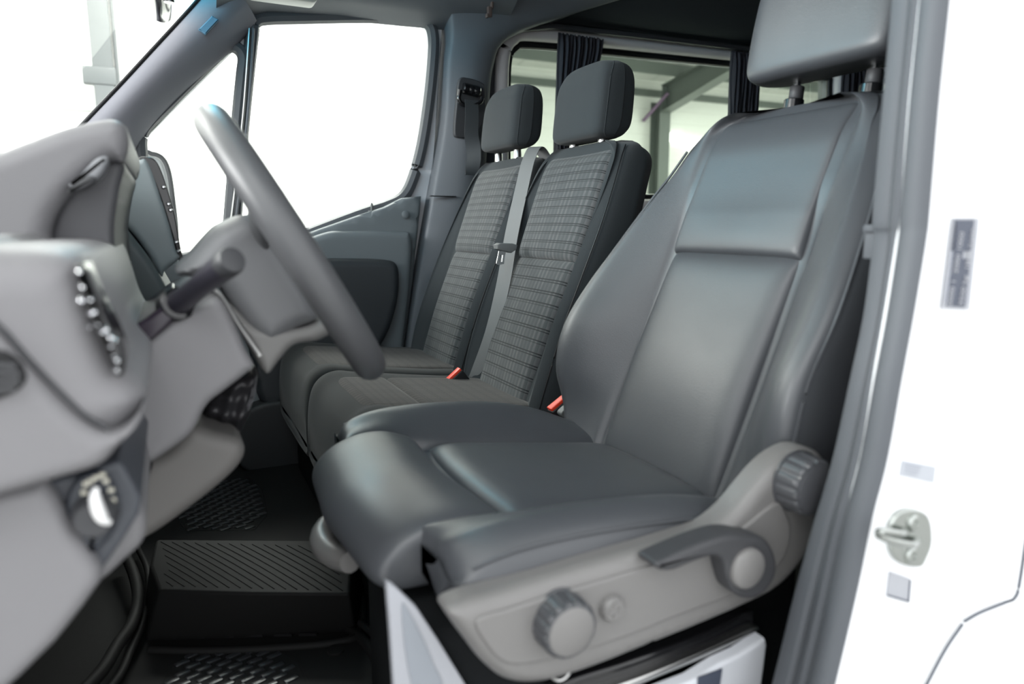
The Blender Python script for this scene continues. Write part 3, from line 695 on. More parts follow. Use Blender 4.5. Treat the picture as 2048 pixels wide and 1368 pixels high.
def knob(name, px, py, y, r, h, material, parent, notches=14, ax=(0, -1, 0), cap=None):
    p = G(px, py, y=y); ax = Vector(ax).normalized(); q = Vector((0, 0, 1)); e1 = ax.cross(q).normalized(); e2 = ax.cross(e1)
    n = notches*8; secs = []
    for t, f in ((0, 1.05), (.08, 1.06), (.1, 1.0), (.75, .97), (.9, .94), (.97, .88), (1.0, .80)):
        s_ = []
        for k in range(n):
            a = 2*math.pi*k/n; ph = (k % 8)/8; g = .075 if (.1 < t < .95 and ph > .55) else 0
            s_.append(p+ax*(h*t)+e1*(r*(f-g)*math.cos(a))+e2*(r*(f-g)*math.sin(a)))
        secs.append(s_)
    m = MB(); m.loft(secs); o = m.obj(name, material, parent)
    m = MB(); m.cyl(p+ax*(h*.97), p+ax*(h*1.05), r*.80, 60, [(0, 1), (.6, 1), (1, .95)]); m.obj('knob_cap', cap or material, o)
    return o
knob('height_knob', 1116, 1236, .495, .0275, .024, TRIMD, seat, 16, cap=TRIM)
m = MB(); p = G(1218, 1211, y=.4935); m.cyl(p, p+Vector((0, -.010, 0)), .0122, 40, [(0, 1), (.6, 1), (.85, .93), (1, .8)]); lk = m.obj('lumbar_button', TRIM, seat)
m = MB()
for a in range(4):
    q = p+Vector((.0055*math.cos(a*math.pi/2), -.0102, .0055*math.sin(a*math.pi/2))); m.cyl(q, q+Vector((0, -.001, 0)), .0024, 12)
m.obj('button_dot', TRIM, lk)
# lever with hub
lv = MB(); hub = GX([(1490, 1068), (1525, 1075), (1545, 1110), (1545, 1150), (1520, 1185), (1488, 1195), (1460, 1180), (1448, 1150), (1440, 1120), (1420, 1110), (1380, 1122), (1340, 1138), (1312, 1136), (1307, 1124), (1330, 1112), (1380, 1090), (1430, 1072), (1460, 1066)], .475)
lv.slab(loop(hub, 90), .470, .497, .005, 5); lv = lv.obj('recline_lever', DASH2, seat)
p = G(1493, 1135, y=.470); m = MB(); m.cyl(p+Vector((0, .002, 0)), p+Vector((0, -.006, 0)), .0205, 50, [(0, 1), (.5, 1), (.8, .96), (1, .86)]); m.obj('lever_hub', TRIM, lv)
knob('recline_knob', 1590, 960, .495, .031, .028, TRIMD, seat, 14)
# rail, box, plates
m = MB(); m.slab(loop(GX([(1120, 1362), (1250, 1318), (1400, 1265), (1490, 1222), (1505, 1232), (1490, 1262), (1400, 1300), (1250, 1350), (1130, 1400)], .53), 60), .525, .56, .004); m.obj('seat_rail', GLOSSB, seat)
m = MB(); m.slab(loop(GX([(1180, 1385), (1300, 1340), (1420, 1290), (1500, 1252), (1505, 1262), (1420, 1305), (1300, 1355), (1180, 1405)], .52), 60), .515, .53, .003); m.obj('slide_rail', STEEL, seat)
p = G(1135, 1355, y=.5); m = MB(); m.tube([(p.x+.010*math.cos(a), .512, p.z+.010*math.sin(a)) for a in [i*math.pi/9 for i in range(18)]], .0018, 8, closed=True); m.obj('spring_loop', STEEL, seat)
m = MB(); m.add([(x, y, z) for z in (-.0, .33) for x, y in ((.165, .556), (.66, .556), (.66, .98), (.235, .98))], [(3,2,1,0),(4,5,6,7),(0,1,5,4),(1,2,6,5),(2,3,7,6),(3,0,4,7)]); m.obj('seat_box', CARPET, seat, bevel=.015)
pl1 = GX([(770, 1160), (784, 1166), (830, 1210), (870, 1270), (930, 1368), (1010, 1500), (1100, 1640), (900, 1640), (785, 1640), (785, 1368), (778, 1260)], .55)
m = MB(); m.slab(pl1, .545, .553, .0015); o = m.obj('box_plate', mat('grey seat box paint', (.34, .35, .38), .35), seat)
m = MB(); m.slab(loop(GX([(800, 1205), (812, 1215), (840, 1268), (862, 1320), (880, 1368), (850, 1420), (822, 1368), (806, 1290)], .55), 50), .5435, .5445, .0004, 2); m.obj('plate_recess', mat('plate recess shade', (.24, .26, .29), .4), o)  # thin darker patch, the shade of the embossed recess is in its colour
pl2 = GX([(1385, 1352), (1440, 1318), (1480, 1300), (1515, 1278), (1532, 1268), (1536, 1280), (1530, 1330), (1520, 1400), (1500, 1640), (1150, 1640), (1120, 1480), (1150, 1440), (1300, 1385)], .50)
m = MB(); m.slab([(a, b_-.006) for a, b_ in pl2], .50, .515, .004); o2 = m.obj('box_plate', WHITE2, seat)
st4 = [G(a, b_, y=.498) for a, b_ in [(1397, 1355), (1445, 1338), (1440, 1372), (1395, 1390)]]
b = MB(); b.add(st4+[v+Vector((0, .0012, 0)) for v in st4], [(0,1,2,3),(7,6,5,4),(0,4,5,1),(1,5,6,2),(2,6,7,3),(3,7,4,0)]); b.obj('warning_label', INK, o2, smooth=False)
# belt anchor tab between backrest and cushion of the driver seat
m = MB(); m.slab(loop(GX([(1122, 822), (1150, 806), (1170, 838), (1185, 852), (1150, 850), (1125, 835)], 1.06), 30), 1.055, 1.07, .002); m.obj('belt_anchor', PLGREY, seat)
m = MB(); p = G(1168, 843, y=1.05); m.cyl(p+Vector((0, .008, 0)), p, .0055, 20, [(0, 1), (.7, 1), (1, .6)]); m.obj('anchor_bolt', ZINC, seat)

# ================================================================ passenger bench
bench = empty('passenger_bench', (.55, 1.6, 0), 'double passenger bench in charcoal cloth with checked grey panels', 'car seat')
b2 = lambda z: .640+.375*(z-.33)
def bback(yc, W):
    pr_ = [(.27, W-.03, .0, W-.085, .1), (.31, W-.01, .010, W-.08, .12), (.40, W, .022, W-.078), (.50, W, .026, W-.075), (.60, W, .022, W-.07), (.70, W-.006, .014, W-.066), (.78, W-.018, .008, W-.062), (.835, W-.032, .002, W-.066, .12), (.863, W-.05, -.010, W-.09, .10), (.876, W-.085, -.026, W-.12, .07)]
    o = backrest(yc, b2, .4, pr_, groove=.008, thick=.12).obj('backrest', FABRIC, bench)
    n2 = Vector((-.928, 0, .371))
    def fp(z0, z1, bl):
        def fn(s, t):
            z = z0+(z1-z0)*t; sw = W-.088+.022*min(1, max(0, (z-.35)/.4)); v = (2*s-1)*sw
            return Vector((b2(z)+.008, yc+v, z))+n2*(bl(t)*(1-(2*s-1)**2*.5)), n2
        return fn
    pad(fp(.305, .628, lambda t: .010*math.exp(-((t-.5)/.35)**2)), .010, p=12, n=34).obj('backrest_panel', PLAID, bench)
    pad(fp(.622, .862, lambda t: .008-.020*max(0, (t-.75)/.25)**2), .010, p=12, n=34).obj('backrest_panel', PLAID, bench)
    for s in (-1, 1):
        m = MB(); m.tube(cr([(b2(z)-bf+.012, yc+s*(w_-.004), z) for z, w_, bf, *_ in pr_[1:9]], 40), .0013, 6); m.obj('seam', RUBBER, o)
bback(1.385, .205); bback(1.80, .205)
for yc, hz in ((1.385, .883), (1.80, .903)):
    h = headrest(bench, (.818, yc, hz), .108 if yc < 1.5 else .112, .163 if yc < 1.5 else .165, .10, FABRIC, .12)
    for dy in (-.06, .06):
        m = MB(); m.cyl((.865, yc+dy, .850), (.865, yc+dy, .90), .011, 16); m.obj('post_sleeve', STEEL, h)
    m = MB(); path = [(.855+.018*h_, yc-.1095 if yc < 1.5 else yc-.1125, hz+.012+.165*h_) for h_ in (0, .3, .6, .9, 1)]
# cushions
z2 = lambda x: .372-.10*(x-.28)
def bcush(y0, y1):
    yc = (y0+y1)/2; W = (y1-y0)/2; secs = []
    for x, zz, w_, zl in ((.258, -.16, .93, .18), (.255, -.10, .97, .17), (.265, -.04, 1, .16), (.287, -.008, 1, .15), (.32, .006, 1, .15), (.36, .004, 1, .15), (.45, .0, 1, .15), (.56, -.004, 1, .15), (.66, -.006, 1, .16), (.70, -.03, .96, .2)):
        z = z2(x)+zz; Wx = W*w_
        half = [(0, z-.006), (Wx*.5, z-.005), (Wx*.78, z+.004), (Wx*.93, z-.002), (Wx, z-.03), (Wx, (z+zl)/2), (Wx*.97, zl+.01), (Wx*.5, zl)]
        full = half+[(0, zl)]+[(-a, b_) for a, b_ in half[:0:-1]]
        secs.append([(x, yc+a, b_) for a, b_ in full])
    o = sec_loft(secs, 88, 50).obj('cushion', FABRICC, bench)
    def fr(s, t):
        v = (2*s-1)*(W-.06); x = .276+(.42-.276)*t
        zz = z2(x)-.001-.075*max(0, (.331-x)/.055)**2.4
        nx = -min(1.2, max(0, (.331-x)/.05)); n_ = Vector((nx, 0, 1)).normalized()
        return Vector((x, yc+v, zz)), n_
    def rr(s, t):
        v = (2*s-1)*(W-.055); x = .415+(.66-.415)*t
        return Vector((x, yc+v, z2(x)-.003)), Vector((.1, 0, 1))
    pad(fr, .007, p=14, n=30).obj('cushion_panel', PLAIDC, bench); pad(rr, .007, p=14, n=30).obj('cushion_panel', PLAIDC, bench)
bcush(1.16, 1.585); bcush(1.59, 2.03)
m = MB(); m.box((.47, 1.6, .085), (.36, .80, .17)); m.obj('bench_base', CARPET, bench, bevel=.02)

# ---------------------------------------------------------------- belts and buckles
def strap(path, wdir, wd, material, th=.0018):
    b = MB(); pts = cr([tuple(p) for p in path], 50); wds = wdir if isinstance(wdir, list) else [wdir]*len(path)
    ws = cr([tuple(v) for v in wds], 50); rows = []
    for i, p in enumerate(pts):
        p = Vector(p); w_ = Vector(ws[i]).normalized()*wd/2
        t = (Vector(pts[min(i+1, 49)])-Vector(pts[max(i-1, 0)])).normalized(); n_ = w_.cross(t).normalized()*th/2
        rows.append([p-w_-n_, p-w_+n_, p+w_+n_, p+w_-n_])
    b.loft(rows); return b
sb = empty('seat_belt', (.66, 1.5, .3), 'grey centre seat belt hanging down between the two bench backrests', 'seat belt')
pth = [G(1066, 292, x=.875)+Vector((.06, .01, -.05)), G(1068, 294, x=.875)+Vector((.01, 0, 0)), G(1058, 318, x=.835), G(1045, 370, x=.80), G(1023, 470, x=.745), G(1008, 560, x=.71), G(985, 660, x=.675), G(958, 740, x=.652), G(948, 768, x=.645)]
wd_ = [Vector((-.4, .9, 0))]+[Vector((-.5, .85, .03))]*6+[Vector((-.6, .75, .1)), Vector((-.7, .6, .2))]
strap(pth, wd_, .038, WEB).obj('webbing', WEB, sb, angle=80)
# tongue
tc = G(1013, 497, x=.700); hd = GX([(993, 490), (1000, 486), (1025, 487), (1034, 490), (1032, 499), (1022, 506), (1004, 502), (994, 498)], tc.y-.01)
m = MB(); m.slab(hd, tc.y-.014, tc.y+.008, .003); tg = m.obj('tongue_grip', PLGREY, sb)
yb = tc.y-.010
m2_ = GX([(998, 502), (1012, 503), (1010, 512), (1008, 528), (996, 530), (993, 527), (996, 512)], yb)
hole = GX([(1001, 510), (1006, 510), (1004, 524), (999, 524)], yb)
fill_plate('tongue_blade', m2_, [hole], yb, .003, CHROME, sb)
def buckle(pxy, y, label, lean, s=1.0):
    p = G(*pxy, y=y); r = empty('seat_belt_buckle', p, label, 'belt buckle', 'red belt buckles beside the seats')
    d = Vector((math.sin(lean), 0, math.cos(lean)))    # up axis of buckle
    e = Vector((math.cos(lean), 0, -math.sin(lean)))
    def bx_(c, sx, sy, sz):
        vs = [c+e*(a*sx/2)+Vector((0, b_*sy/2, 0))+d*(q*sz/2) for a in (-1, 1) for b_ in (-1, 1) for q in (-1, 1)]
        return MB().add(vs, [(0,1,3,2),(4,6,7,5),(0,4,5,1),(2,3,7,6),(0,2,6,4),(1,5,7,3)])
    bx_(p-d*.026, .034*s, .022, .055).obj('buckle_body', RUBBER, r, bevel=.003)
    bx_(p+d*.003, .032*s, .017, .008).obj('red_button', RED, r, bevel=.0015)
    return r
buckle((908, 752), 1.50, 'red buckle between the two bench cushions, below the grey belt', math.radians(-38), 1.35)
buckle((1125, 802), 1.10, 'red buckle beside the driver backrest foot, right of bench', math.radians(-32), 1.9)
# passenger pillar belt with loop
pb = empty('pillar_seat_belt', (.90, 2.12, .8), 'dark seat belt threaded through the guide high on the slate pillar', 'seat belt')
rec = GX([(918, 160), (935, 156), (962, 165), (970, 180), (968, 240), (945, 272), (915, 275), (908, 262), (912, 210)], 2.125)
m = MB(); m.slab(loop(rec, 50), 2.121, 2.135, .004); m.obj('guide_plate', DASH2, pb)
m = MB(); q = G(942, 180, y=2.115); m.cyl(q+Vector((-.028, 0, .004)), q+Vector((.028, 0, -.004)), .017, 24, [(0, .85), (.05, 1), (.3, 1), (.32, .9), (.36, 1), (.6, 1), (.62, .9), (.66, 1), (.95, 1), (1, .85)]); m.obj('guide_roller', GLOSSB, pb)
m = MB(); m.tube(cr([tuple(G(a, b_, y=2.10)) for a, b_ in ((920, 180), (918, 200), (930, 210), (958, 206), (965, 195))], 24), .007, 10); m.obj('guide_loop', GLOSSB, pb)
strap([G(943, 200, y=2.095), G(944, 230, y=2.09), G(943, 270, y=2.08), G(948, 310, y=2.05), G(943, 350, y=2.0)], [Vector((1, .05, 0)), Vector((1, 0, 0)), Vector((1, -.1, 0)), Vector((.7, -.5, .2)), Vector((.9, .2, 0))], .045, WEBD).obj('webbing', WEBD, pb, angle=80)
# driver belt running down behind the seal
db = strap([(.80, .50, 1.2), (.80, .495, .9), (.79, .49, .6), (.77, .49, .2)], Vector((1, .1, 0)), .046, WEBD).obj('seat_belt', WEBD, angle=80); tag(db, 'dark driver seat belt beside the black leather backrest, in pillar shade', 'seat belt')

# ================================================================ rear row
rs = empty('rear_seat', (1.75, 1.9, 0), 'grey rear row seat seen above the bench corner, beside driver backrest', 'car seat', 'rear row seats')
def simple_seat(r, x0, yc, W, ztop):
    b3 = lambda z: x0+.3*(z-.4)
    pr_ = [(.3, W-.02, 0, W-.08, .1), (.4, W, .02, W-.07), (.6, W, .02, W-.07), (ztop-.1, W-.01, .01, W-.07), (ztop-.03, W-.03, 0, W-.09, .1), (ztop, W-.08, -.03, W-.14, .06)]
    backrest(yc, b3, .3, pr_, groove=.004, thick=.11).obj('backrest', TRIM if r is rs else FABRIC, r)
    MB().box((x0-.25, yc, .31), (.5, 2*W, .14)).obj('cushion', FABRIC, r, bevel=.04); MB().box((x0-.2, yc, .12), (.36, W*1.4, .25)).obj('seat_base', RUBBER, r)
    headrest(r, (b3(ztop)-.0, yc, ztop+.03), .12, .17, .09, TRIM if r is rs else FABRIC, .1)
simple_seat(rs, 1.62, 1.62, .20, .80)
rs2 = empty('rear_seat', (1.9, .95, 0), 'grey rear seat headrest glimpsed under the driver headrest', 'car seat', 'rear row seats'); simple_seat(rs2, 1.75, 1.12, .21, .86)

# ================================================================ curtains
def curtain(name, x0, x1, y, ztop, zbot, xt0, xt1, zt_, label):
    """pleated, gathered towards a tie at height zt_"""
    b = MB(); n, mrow = 160, 30; front = []
    for j in range(mrow+1):
        z = ztop+(zbot-ztop)*j/mrow
        k = min(1, (ztop-z)/(ztop-zt_)) if zt_ < ztop else 0
        k = k*k*(3-2*k)
        a0, a1 = x0+(xt0-x0)*k, x1+(xt1-x1)*k
        front.append([(a0+(a1-a0)*i/n, y+.014*math.sin(2*math.pi*i/n*11+.4*math.sin(j*.3))*(1 if j > 1 else .8)+.004*math.sin(i*.7), z+.006*math.sin(2*math.pi*i/n*11)*(j < 2)) for i in range(n+1)])
    b.loft(front, closed=False); o = b.obj(name, CURT); md = o.modifiers.new('s', 'SOLIDIFY'); md.thickness = .002
    return tag(o, label, 'curtain', 'dark pleated window curtains')
curtain('window_curtain', 1.235, 1.405, 2.17, 1.335, .82, 1.225, 1.285, .95, 'dark pleated curtain gathered left of the middle headrest')
curtain('window_curtain', 2.0, 2.14, 2.17, 1.355, .85, 2.0, 2.12, .9, 'dark pleated curtain beside the driver headrest')
curtain('window_curtain', 2.62, 2.86, 2.17, 1.36, .85, 2.64, 2.84, .9, 'dark pleated curtain at rear pillar, behind driver headrest')

# ================================================================ floor mat
fm = empty('floor_mat', (.1, 1.4, 0), 'black moulded rubber floor mat with ribbed tunnel and grid pads', 'floor mat')
MB().box((.05, 1.3, .002), (1.1, 1.86, .012)).obj('mat_base', MATR, fm, bevel=.004)
def prism(pts_top, zt0, bot, zb0, name, material, parent, bev=.008):
    n = len(pts_top); b = MB(); b.add([(x, y, zt0) for x, y in pts_top]+[(x, y, zb0) for x, y in bot], [tuple(range(n)), tuple(range(2*n-1, n-1, -1))]+[(i, (i+1) % n, n+(i+1) % n, n+i) for i in range(n)])
    return b.obj(name, material, parent, bevel=bev)
ZT = .10
top = [G(a, b_, z=ZT) for a, b_ in [(318, 1180), (300, 1130), (312, 1078), (640, 1080), (706, 1090), (700, 1188), (500, 1186)]]
bot = [G(a, b_, z=0) for a, b_ in [(290, 1290), (285, 1290), (290, 1290), (640, 1280), (690, 1275), (688, 1275), (480, 1285)]]
bot2 = [(bot[0].x, bot[0].y), (bot[0].x-.005, top[1].y), (top[2].x-.01, top[2].y+.03), (top[3].x, top[3].y+.03), (top[4].x+.03, top[4].y+.03), (bot[5].x+.02, bot[5].y), (bot[6].x, bot[6].y)]
tun = prism([(p.x, p.y) for p in top], ZT, bot2, .004, 'tunnel', MATR, fm, .006)
# ribs on the tunnel
A0, A1, B0, B1 = [G(a, b_, z=ZT) for a, b_ in [(322, 1084), (690, 1094), (330, 1172), (692, 1182)]]
m = MB()
for k in range(-7, 17):
    s0, s1 = k/16, k/16+.42
    pts = []
    for q in range(13):
        t = q/12; s_ = s0+(s1-s0)*t
        if 0 <= s_ <= 1: pts.append(A0.lerp(A1, s_).lerp(B0.lerp(B1, s_), t)+Vector((0, 0, .0005)))
    if len(pts) > 1: m.tube(pts, .0008, 5)
m.obj('rib_pattern', MATR, fm)['kind'] = 'stuff'
def grid_pad(outline, z, nm, step, sk=0):
    ol = loop([(p.x, p.y) for p in [G(a, b_, z=z) for a, b_ in outline]], 8*len(outline)) if False else [(G(a, b_, z=z).x, G(a, b_, z=z).y) for a, b_ in outline]
    n = len(ol); b = MB(); b.tube([(x, y, z+.006) for x, y in ol], .003, 6, closed=True); b.obj(nm+'_border', MATR, fm)
    def inside(x, y):
        c = False
        for i in range(n):
            (x1, y1), (x2, y2) = ol[i], ol[i-1]
            if (y1 > y) != (y2 > y) and x < (x2-x1)*(y-y1)/(y2-y1)+x1: c = not c
        return c
    xs_, ys_ = [p[0] for p in ol], [p[1] for p in ol]; b = MB(); x = min(xs_)-.3; 
    j = 0; y = min(ys_)
    while y < max(ys_):
        x = min(xs_)+(j % 2)*step*.5
        while x < max(xs_):
            if inside(x, y) and inside(x+step*.3, y) and inside(x-step*.3, y): b.box((x, y, z+.006), (step*.74, step*.34, .008), rz=sk)
            x += step
        y += step*.5; j += 1
    b.obj(nm, mat('shiny pad rubber', (.022, .023, .026), .32, spec=.6), fm, bevel=.0015)
grid_pad([(352, 1040), (372, 1012), (420, 968), (500, 962), (524, 985), (535, 1035), (510, 1066), (375, 1068)], .0, 'grid_pad', .034, .35)
grid_pad([(300, 1420), (340, 1345), (372, 1318), (545, 1302), (598, 1335), (625, 1400), (560, 1500), (380, 1520)], .0, 'grid_pad', .030, .35)
# raised moulded lips
for pts, r, z in (([(246, 1100), (268, 1150), (276, 1200), (262, 1250), (235, 1290), (205, 1340), (150, 1400)], .010, .05), ([(275, 1095), (295, 1140), (296, 1200), (282, 1255), (262, 1300), (240, 1350), (200, 1400)], .006, .03), ([(300, 1300), (420, 1302), (560, 1296), (680, 1284), (720, 1262), (726, 1200)], .007, .01), ([(700, 1260), (735, 1290), (760, 1340), (770, 1400)], .009, .01), ([(720, 1245), (752, 1275), (778, 1320), (790, 1400)], .006, .02)):
    m = MB(); m.tube(cr([tuple(G(a, b_, z=z)) for a, b_ in pts], 30), r, 10); m.obj('moulded_lip', MATR, fm)
m = MB()
for a in (335, 392, 450, 508, 566, 615):
    q = G(a, 1272-(a-300)*.02, z=.012); m.box(q+Vector((0, -.004, 0)), (.030, .006, .004), rz=-.45)
m.obj('slot', RUBBER, fm)
for a, b_ in ((672, 1302),):
    p = G(a, b_, z=.008); m = MB(); m.cyl(p, p+Vector((0, 0, .004)), .014, 24); m.obj('mat_stud', MATR, fm)
# dark wall of the footwell behind (heater box / bulkhead under the dash)
m = MB(); m.slab(loop(GX([(500, 820), (600, 810), (640, 900), (600, 940), (500, 945), (470, 900)], 2.05), 40), 2.05, 2.14, .01); tag(m.obj('footwell_box', KNEEB), 'dark plastic box low in the passenger footwell', 'footwell box')

# ================================================================ dashboard (seen from its driver end)
dash = empty('dashboard', (-.2, 1.2, .3), 'grey plastic dashboard with instrument cowl, vents and switch panel', 'dashboard')
# main body across the cab
body = [(-.20, .76), (-.16, .775), (-.11, .76), (-.085, .70), (-.085, .62), (-.10, .52), (-.13, .42), (-.20, .32), (-.34, .26), (-.55, .26), (-.58, .60), (-.40, .74)]
m = MB(); m.slab(loop(body, 80), .87, 2.12, .03, both=True); m.obj('dash_body', DASH, dash)
# cowl over the instruments
YW = .80
cowl = GX([(-120, 352), (0, 300), (60, 277), (120, 255), (180, 240), (222, 235), (246, 245), (256, 268), (255, 300), (244, 322), (222, 318), (196, 332), (160, 362), (128, 398), (106, 432), (96, 465), (92, 505), (0, 520), (-140, 520)], YW)
m = MB(); m.slab(loop(cowl, 120), YW, 1.16, .018, 6, both=True); m.obj('instrument_cowl', DASH, dash)
recess = GX([(110, 420), (160, 350), (220, 315), (248, 330), (238, 380), (228, 460), (236, 560), (250, 640), (240, 660), (150, 600), (96, 520)], YW+.03)
m = MB(); m.slab(loop(recess, 90), YW+.03, 1.14, .008); m.obj('instrument_housing', mat('smoky instrument plastic', (.075, .075, .082), .5), dash)
m = MB(); m.slab(loop(GX([(136, 372), (160, 350), (190, 318), (212, 312), (216, 322), (200, 352), (170, 372)], YW-.004), 30), YW-.006, YW+.03, .004); m.obj('cowl_clip', mat('pale clip plastic', (.22, .225, .24), .35), dash)
m = MB(); m.slab(loop(GX([(138, 378), (175, 352), (192, 360), (170, 378), (140, 386)], YW-.01), 30), YW-.012, YW, .003); m.obj('cowl_clip', DASH2, dash)
# end pod with vent and shiny switches
YP = .50
pod = GX([(-160, 520), (-60, 498), (20, 496), (80, 498), (125, 506), (158, 524), (178, 560), (200, 620), (222, 690), (250, 745), (282, 780), (292, 806), (280, 838), (240, 880), (200, 920), (110, 946), (0, 975), (-160, 1010)], YP)
podl = loop(pod, 120)
m = MB(); m.slab(podl, YP, .98, .030, 8); m.obj('dash_end', DASH, dash)
lip = GX([(-160, 640), (-40, 660), (0, 668), (60, 735), (120, 800), (165, 840), (205, 862), (240, 862), (272, 838), (289, 808), (276, 850), (236, 892), (198, 928), (110, 956), (0, 988), (-160, 1030)], YP-.002)
m = MB(); m.slab(loop(lip, 100), YP-.010, .9, .010, 5); m.obj('dash_lower_lip', DASH, dash)
v = GX([(-60, 700), (0, 702), (30, 720), (48, 745), (50, 765), (30, 785), (0, 798), (-60, 815)], YP-.012)
m = MB(); m.slab(loop(v, 50), YP-.0125, YP+.02, .002); vent = m.obj('air_vent', RUBBER, dash)
for k in range(4):
    q0, q1 = G(-60, 722+k*22, y=YP-.015), G(44-abs(k-1.5)*8, 735+k*14, y=YP-.015); m = MB(); m.tube([q0, q1], .0022, 6); m.obj('vent_slat', DASH2, vent)
m = MB(); m.tube(cr([tuple(G(a, b_, y=YP-.001)) for a, b_ in ((-60, 610), (0, 655), (60, 722), (120, 785), (170, 832), (215, 858))], 30), .0018, 8); m.obj('trim_line', DASH2, dash)
sw = GX([(150, 534), (168, 534), (184, 575), (206, 620), (232, 672), (247, 712), (248, 745), (236, 756), (222, 740), (206, 700), (184, 650), (164, 600)], YP-.004)
m = MB(); m.slab(loop(sw, 60), YP-.004, YP+.05, .004); swp = m.obj('instrument_panel', GLOSSB, dash)
random.seed(11)
for k, (a, b_) in enumerate([(160, 545), (166, 575), (163, 602), (182, 600), (184, 628), (190, 625), (196, 650), (206, 665), (214, 660), (222, 676), (232, 682), (222, 694), (228, 712), (236, 722), (236, 742), (180, 655)]):
    p = G(a, b_, y=YP-.008); r_ = random.uniform(.0014, .0029); m = MB(); m.cyl(p+Vector((-.002, .012, 0)), p, r_, 14, [(0, 1), (.6, 1), (.9, .7), (1, .3)]); m.obj('chrome_button', CHROME, swp)
# light switch panel
YL = .53
lsp = GX([(70, 968), (150, 950), (236, 922), (250, 935), (283, 995), (278, 1030), (240, 1090), (205, 1140), (190, 1140), (150, 1090), (110, 1020)], YL)
m = MB(); m.slab(lsp, YL, .8, .004); m.obj('switch_panel', mat('slate switch panel', (.05, .055, .066), .5), dash)
p = G(192, 1020, y=YL-.002)
m = MB(); m.slab(loop(GX([(150, 960), (175, 940), (205, 942), (228, 965), (238, 1000), (236, 1040), (215, 1075), (185, 1100), (172, 1095), (140, 1050), (134, 1000)], YL), 60), YL-.008, YL+.01, .004); dial = m.obj('light_dial', mat('dark dial plastic', (.022, .026, .035), .3), dash)
m = MB(); m.cyl(p+Vector((0, -.004, 0)), p+Vector((0, -.020, 0)), .0135, 40, [(0, 1.1), (.3, 1.0), (.85, .92), (1, .8)]); m.obj('dial_knob', DASH2, dial)
m = MB(); m.tube(cr([tuple(G(a, b_, y=YL-.024)) for a, b_ in ((193, 975), (190, 995), (197, 1022), (208, 1040), (222, 1046))], 16), [.0015+.0028*math.sin(i/15*3.14) for i in range(16)], 8); m.obj('dial_pointer', mat('silver dial edge', (.8, .8, .8), .3, .3), dial)
for a, b_ in ((168, 985), (172, 968), (181, 962), (192, 955), (205, 950), (222, 980), (226, 1000), (212, 962)):
    q = G(a, b_, y=YL-.0095); m = MB(); m.box(q, (.0035, .001, .0028)); m.obj('dial_symbol', mat('cream symbol print', (.55, .53, .45), .5) if 'cream symbol print' not in bpy.data.materials else bpy.data.materials['cream symbol print'], dial)
# knee panel below pod
kn = GX([(-160, 1010), (0, 985), (85, 968), (110, 1000), (150, 1065), (200, 1145), (200, 1170), (165, 1220), (110, 1290), (40, 1360), (-60, 1450), (-200, 1500)], YL-.015)
m = MB(); m.slab(kn, YL-.015, .74, .010, 5); m.obj('knee_panel', DASH, dash)
kn2 = GX([(240, 920), (285, 995), (290, 1060), (250, 1105), (195, 1150), (120, 1170), (40, 1200), (60, 960)], YL+.06)
m = MB(); m.slab(loop(kn2, 60), YL+.04, .8, .01); m.obj('panel_return', DASH, dash)
# centre lower: steering surround
YM = .74
sur = GX([(235, 745), (262, 712), (300, 672), (345, 640), (400, 608), (440, 600), (470, 650), (492, 700), (508, 730), (500, 744), (452, 782), (415, 812), (388, 862), (362, 888), (300, 930), (262, 945), (235, 930), (180, 880)], YM)
m = MB(); m.slab(loop(sur, 110), YM, 1.22, .010, 5); m.obj('column_surround', DASH, dash)
kp = GX([(262, 940), (330, 905), (380, 858), (430, 868), (478, 882), (492, 905), (480, 935), (440, 975), (370, 1030), (300, 1078), (240, 1100), (225, 1040)], YM+.05)
m = MB(); m.slab(loop(kp, 90), YM+.05, .93, .016, 6); m.obj('knee_bolster', KNEE, dash)
m = MB(); m.slab(loop(GX([(250, 990), (290, 930), (305, 920), (302, 945), (284, 985), (262, 1010)], YM+.03), 30), YM+.03, YM+.08, .003); m.obj('dark_slot', RUBBER, dash)
gl = GX([(236, 690), (250, 662), (300, 628), (345, 596), (355, 612), (345, 640), (300, 680), (262, 705)], YM+.01)
m = MB(); m.slab(loop(gl, 50), YM-.004, YM+.2, .004); m.obj('gloss_strip', mat('gloss plum black', (.02, .014, .024), .15), dash)
# screen seen edge on, with its housing
YT = 1.22
scn = GX([(210, 372), (238, 362), (252, 338), (276, 320), (292, 318), (306, 345), (324, 400), (340, 450), (352, 500), (360, 516), (330, 542), (322, 552), (290, 500), (250, 450), (214, 420), (207, 395)], YT)
m = MB(); m.slab(loop(scn, 100), YT, 1.52, .008, 5); m.obj('screen_housing', BRACK, dash)
edge = GX([(278, 318), (294, 314), (312, 322), (326, 350), (342, 400), (352, 440), (362, 500), (368, 520), (360, 528), (344, 470), (322, 400), (300, 345)], YT+.01)
m = MB(); m.slab(loop(edge, 70), YT+.004, 1.50, .002); m.obj('screen_edge', GLOSSB, dash)
for a, b_ in ((327, 374), (337, 408), (341, 420), (353, 484), (357, 502)):
    p = G(a, b_, y=YT); m = MB(); m.cyl(p+Vector((0, .01, 0)), p-Vector((0, .002, 0)), .0032, 12, [(0, 1), (.7, 1), (1, .4)]); m.obj('chrome_button', CHROME, dash)
con = GX([(208, 400), (250, 455), (300, 520), (330, 570), (345, 610), (300, 650), (245, 665), (236, 620), (240, 540), (225, 460)], YT-.03)
m = MB(); m.slab(loop(con, 70), YT-.03, 1.5, .012, 5); m.obj('console_side', mat('grey green console plastic', (.12, .145, .15), .45), dash)
# dark lower block behind steering column
m = MB(); m.slab(loop(GX([(560, 700), (640, 660), (700, 700), (560, 820), (500, 1000), (470, 980), (480, 860), (500, 760)], 1.9), 40), 1.9, 2.1, .01)
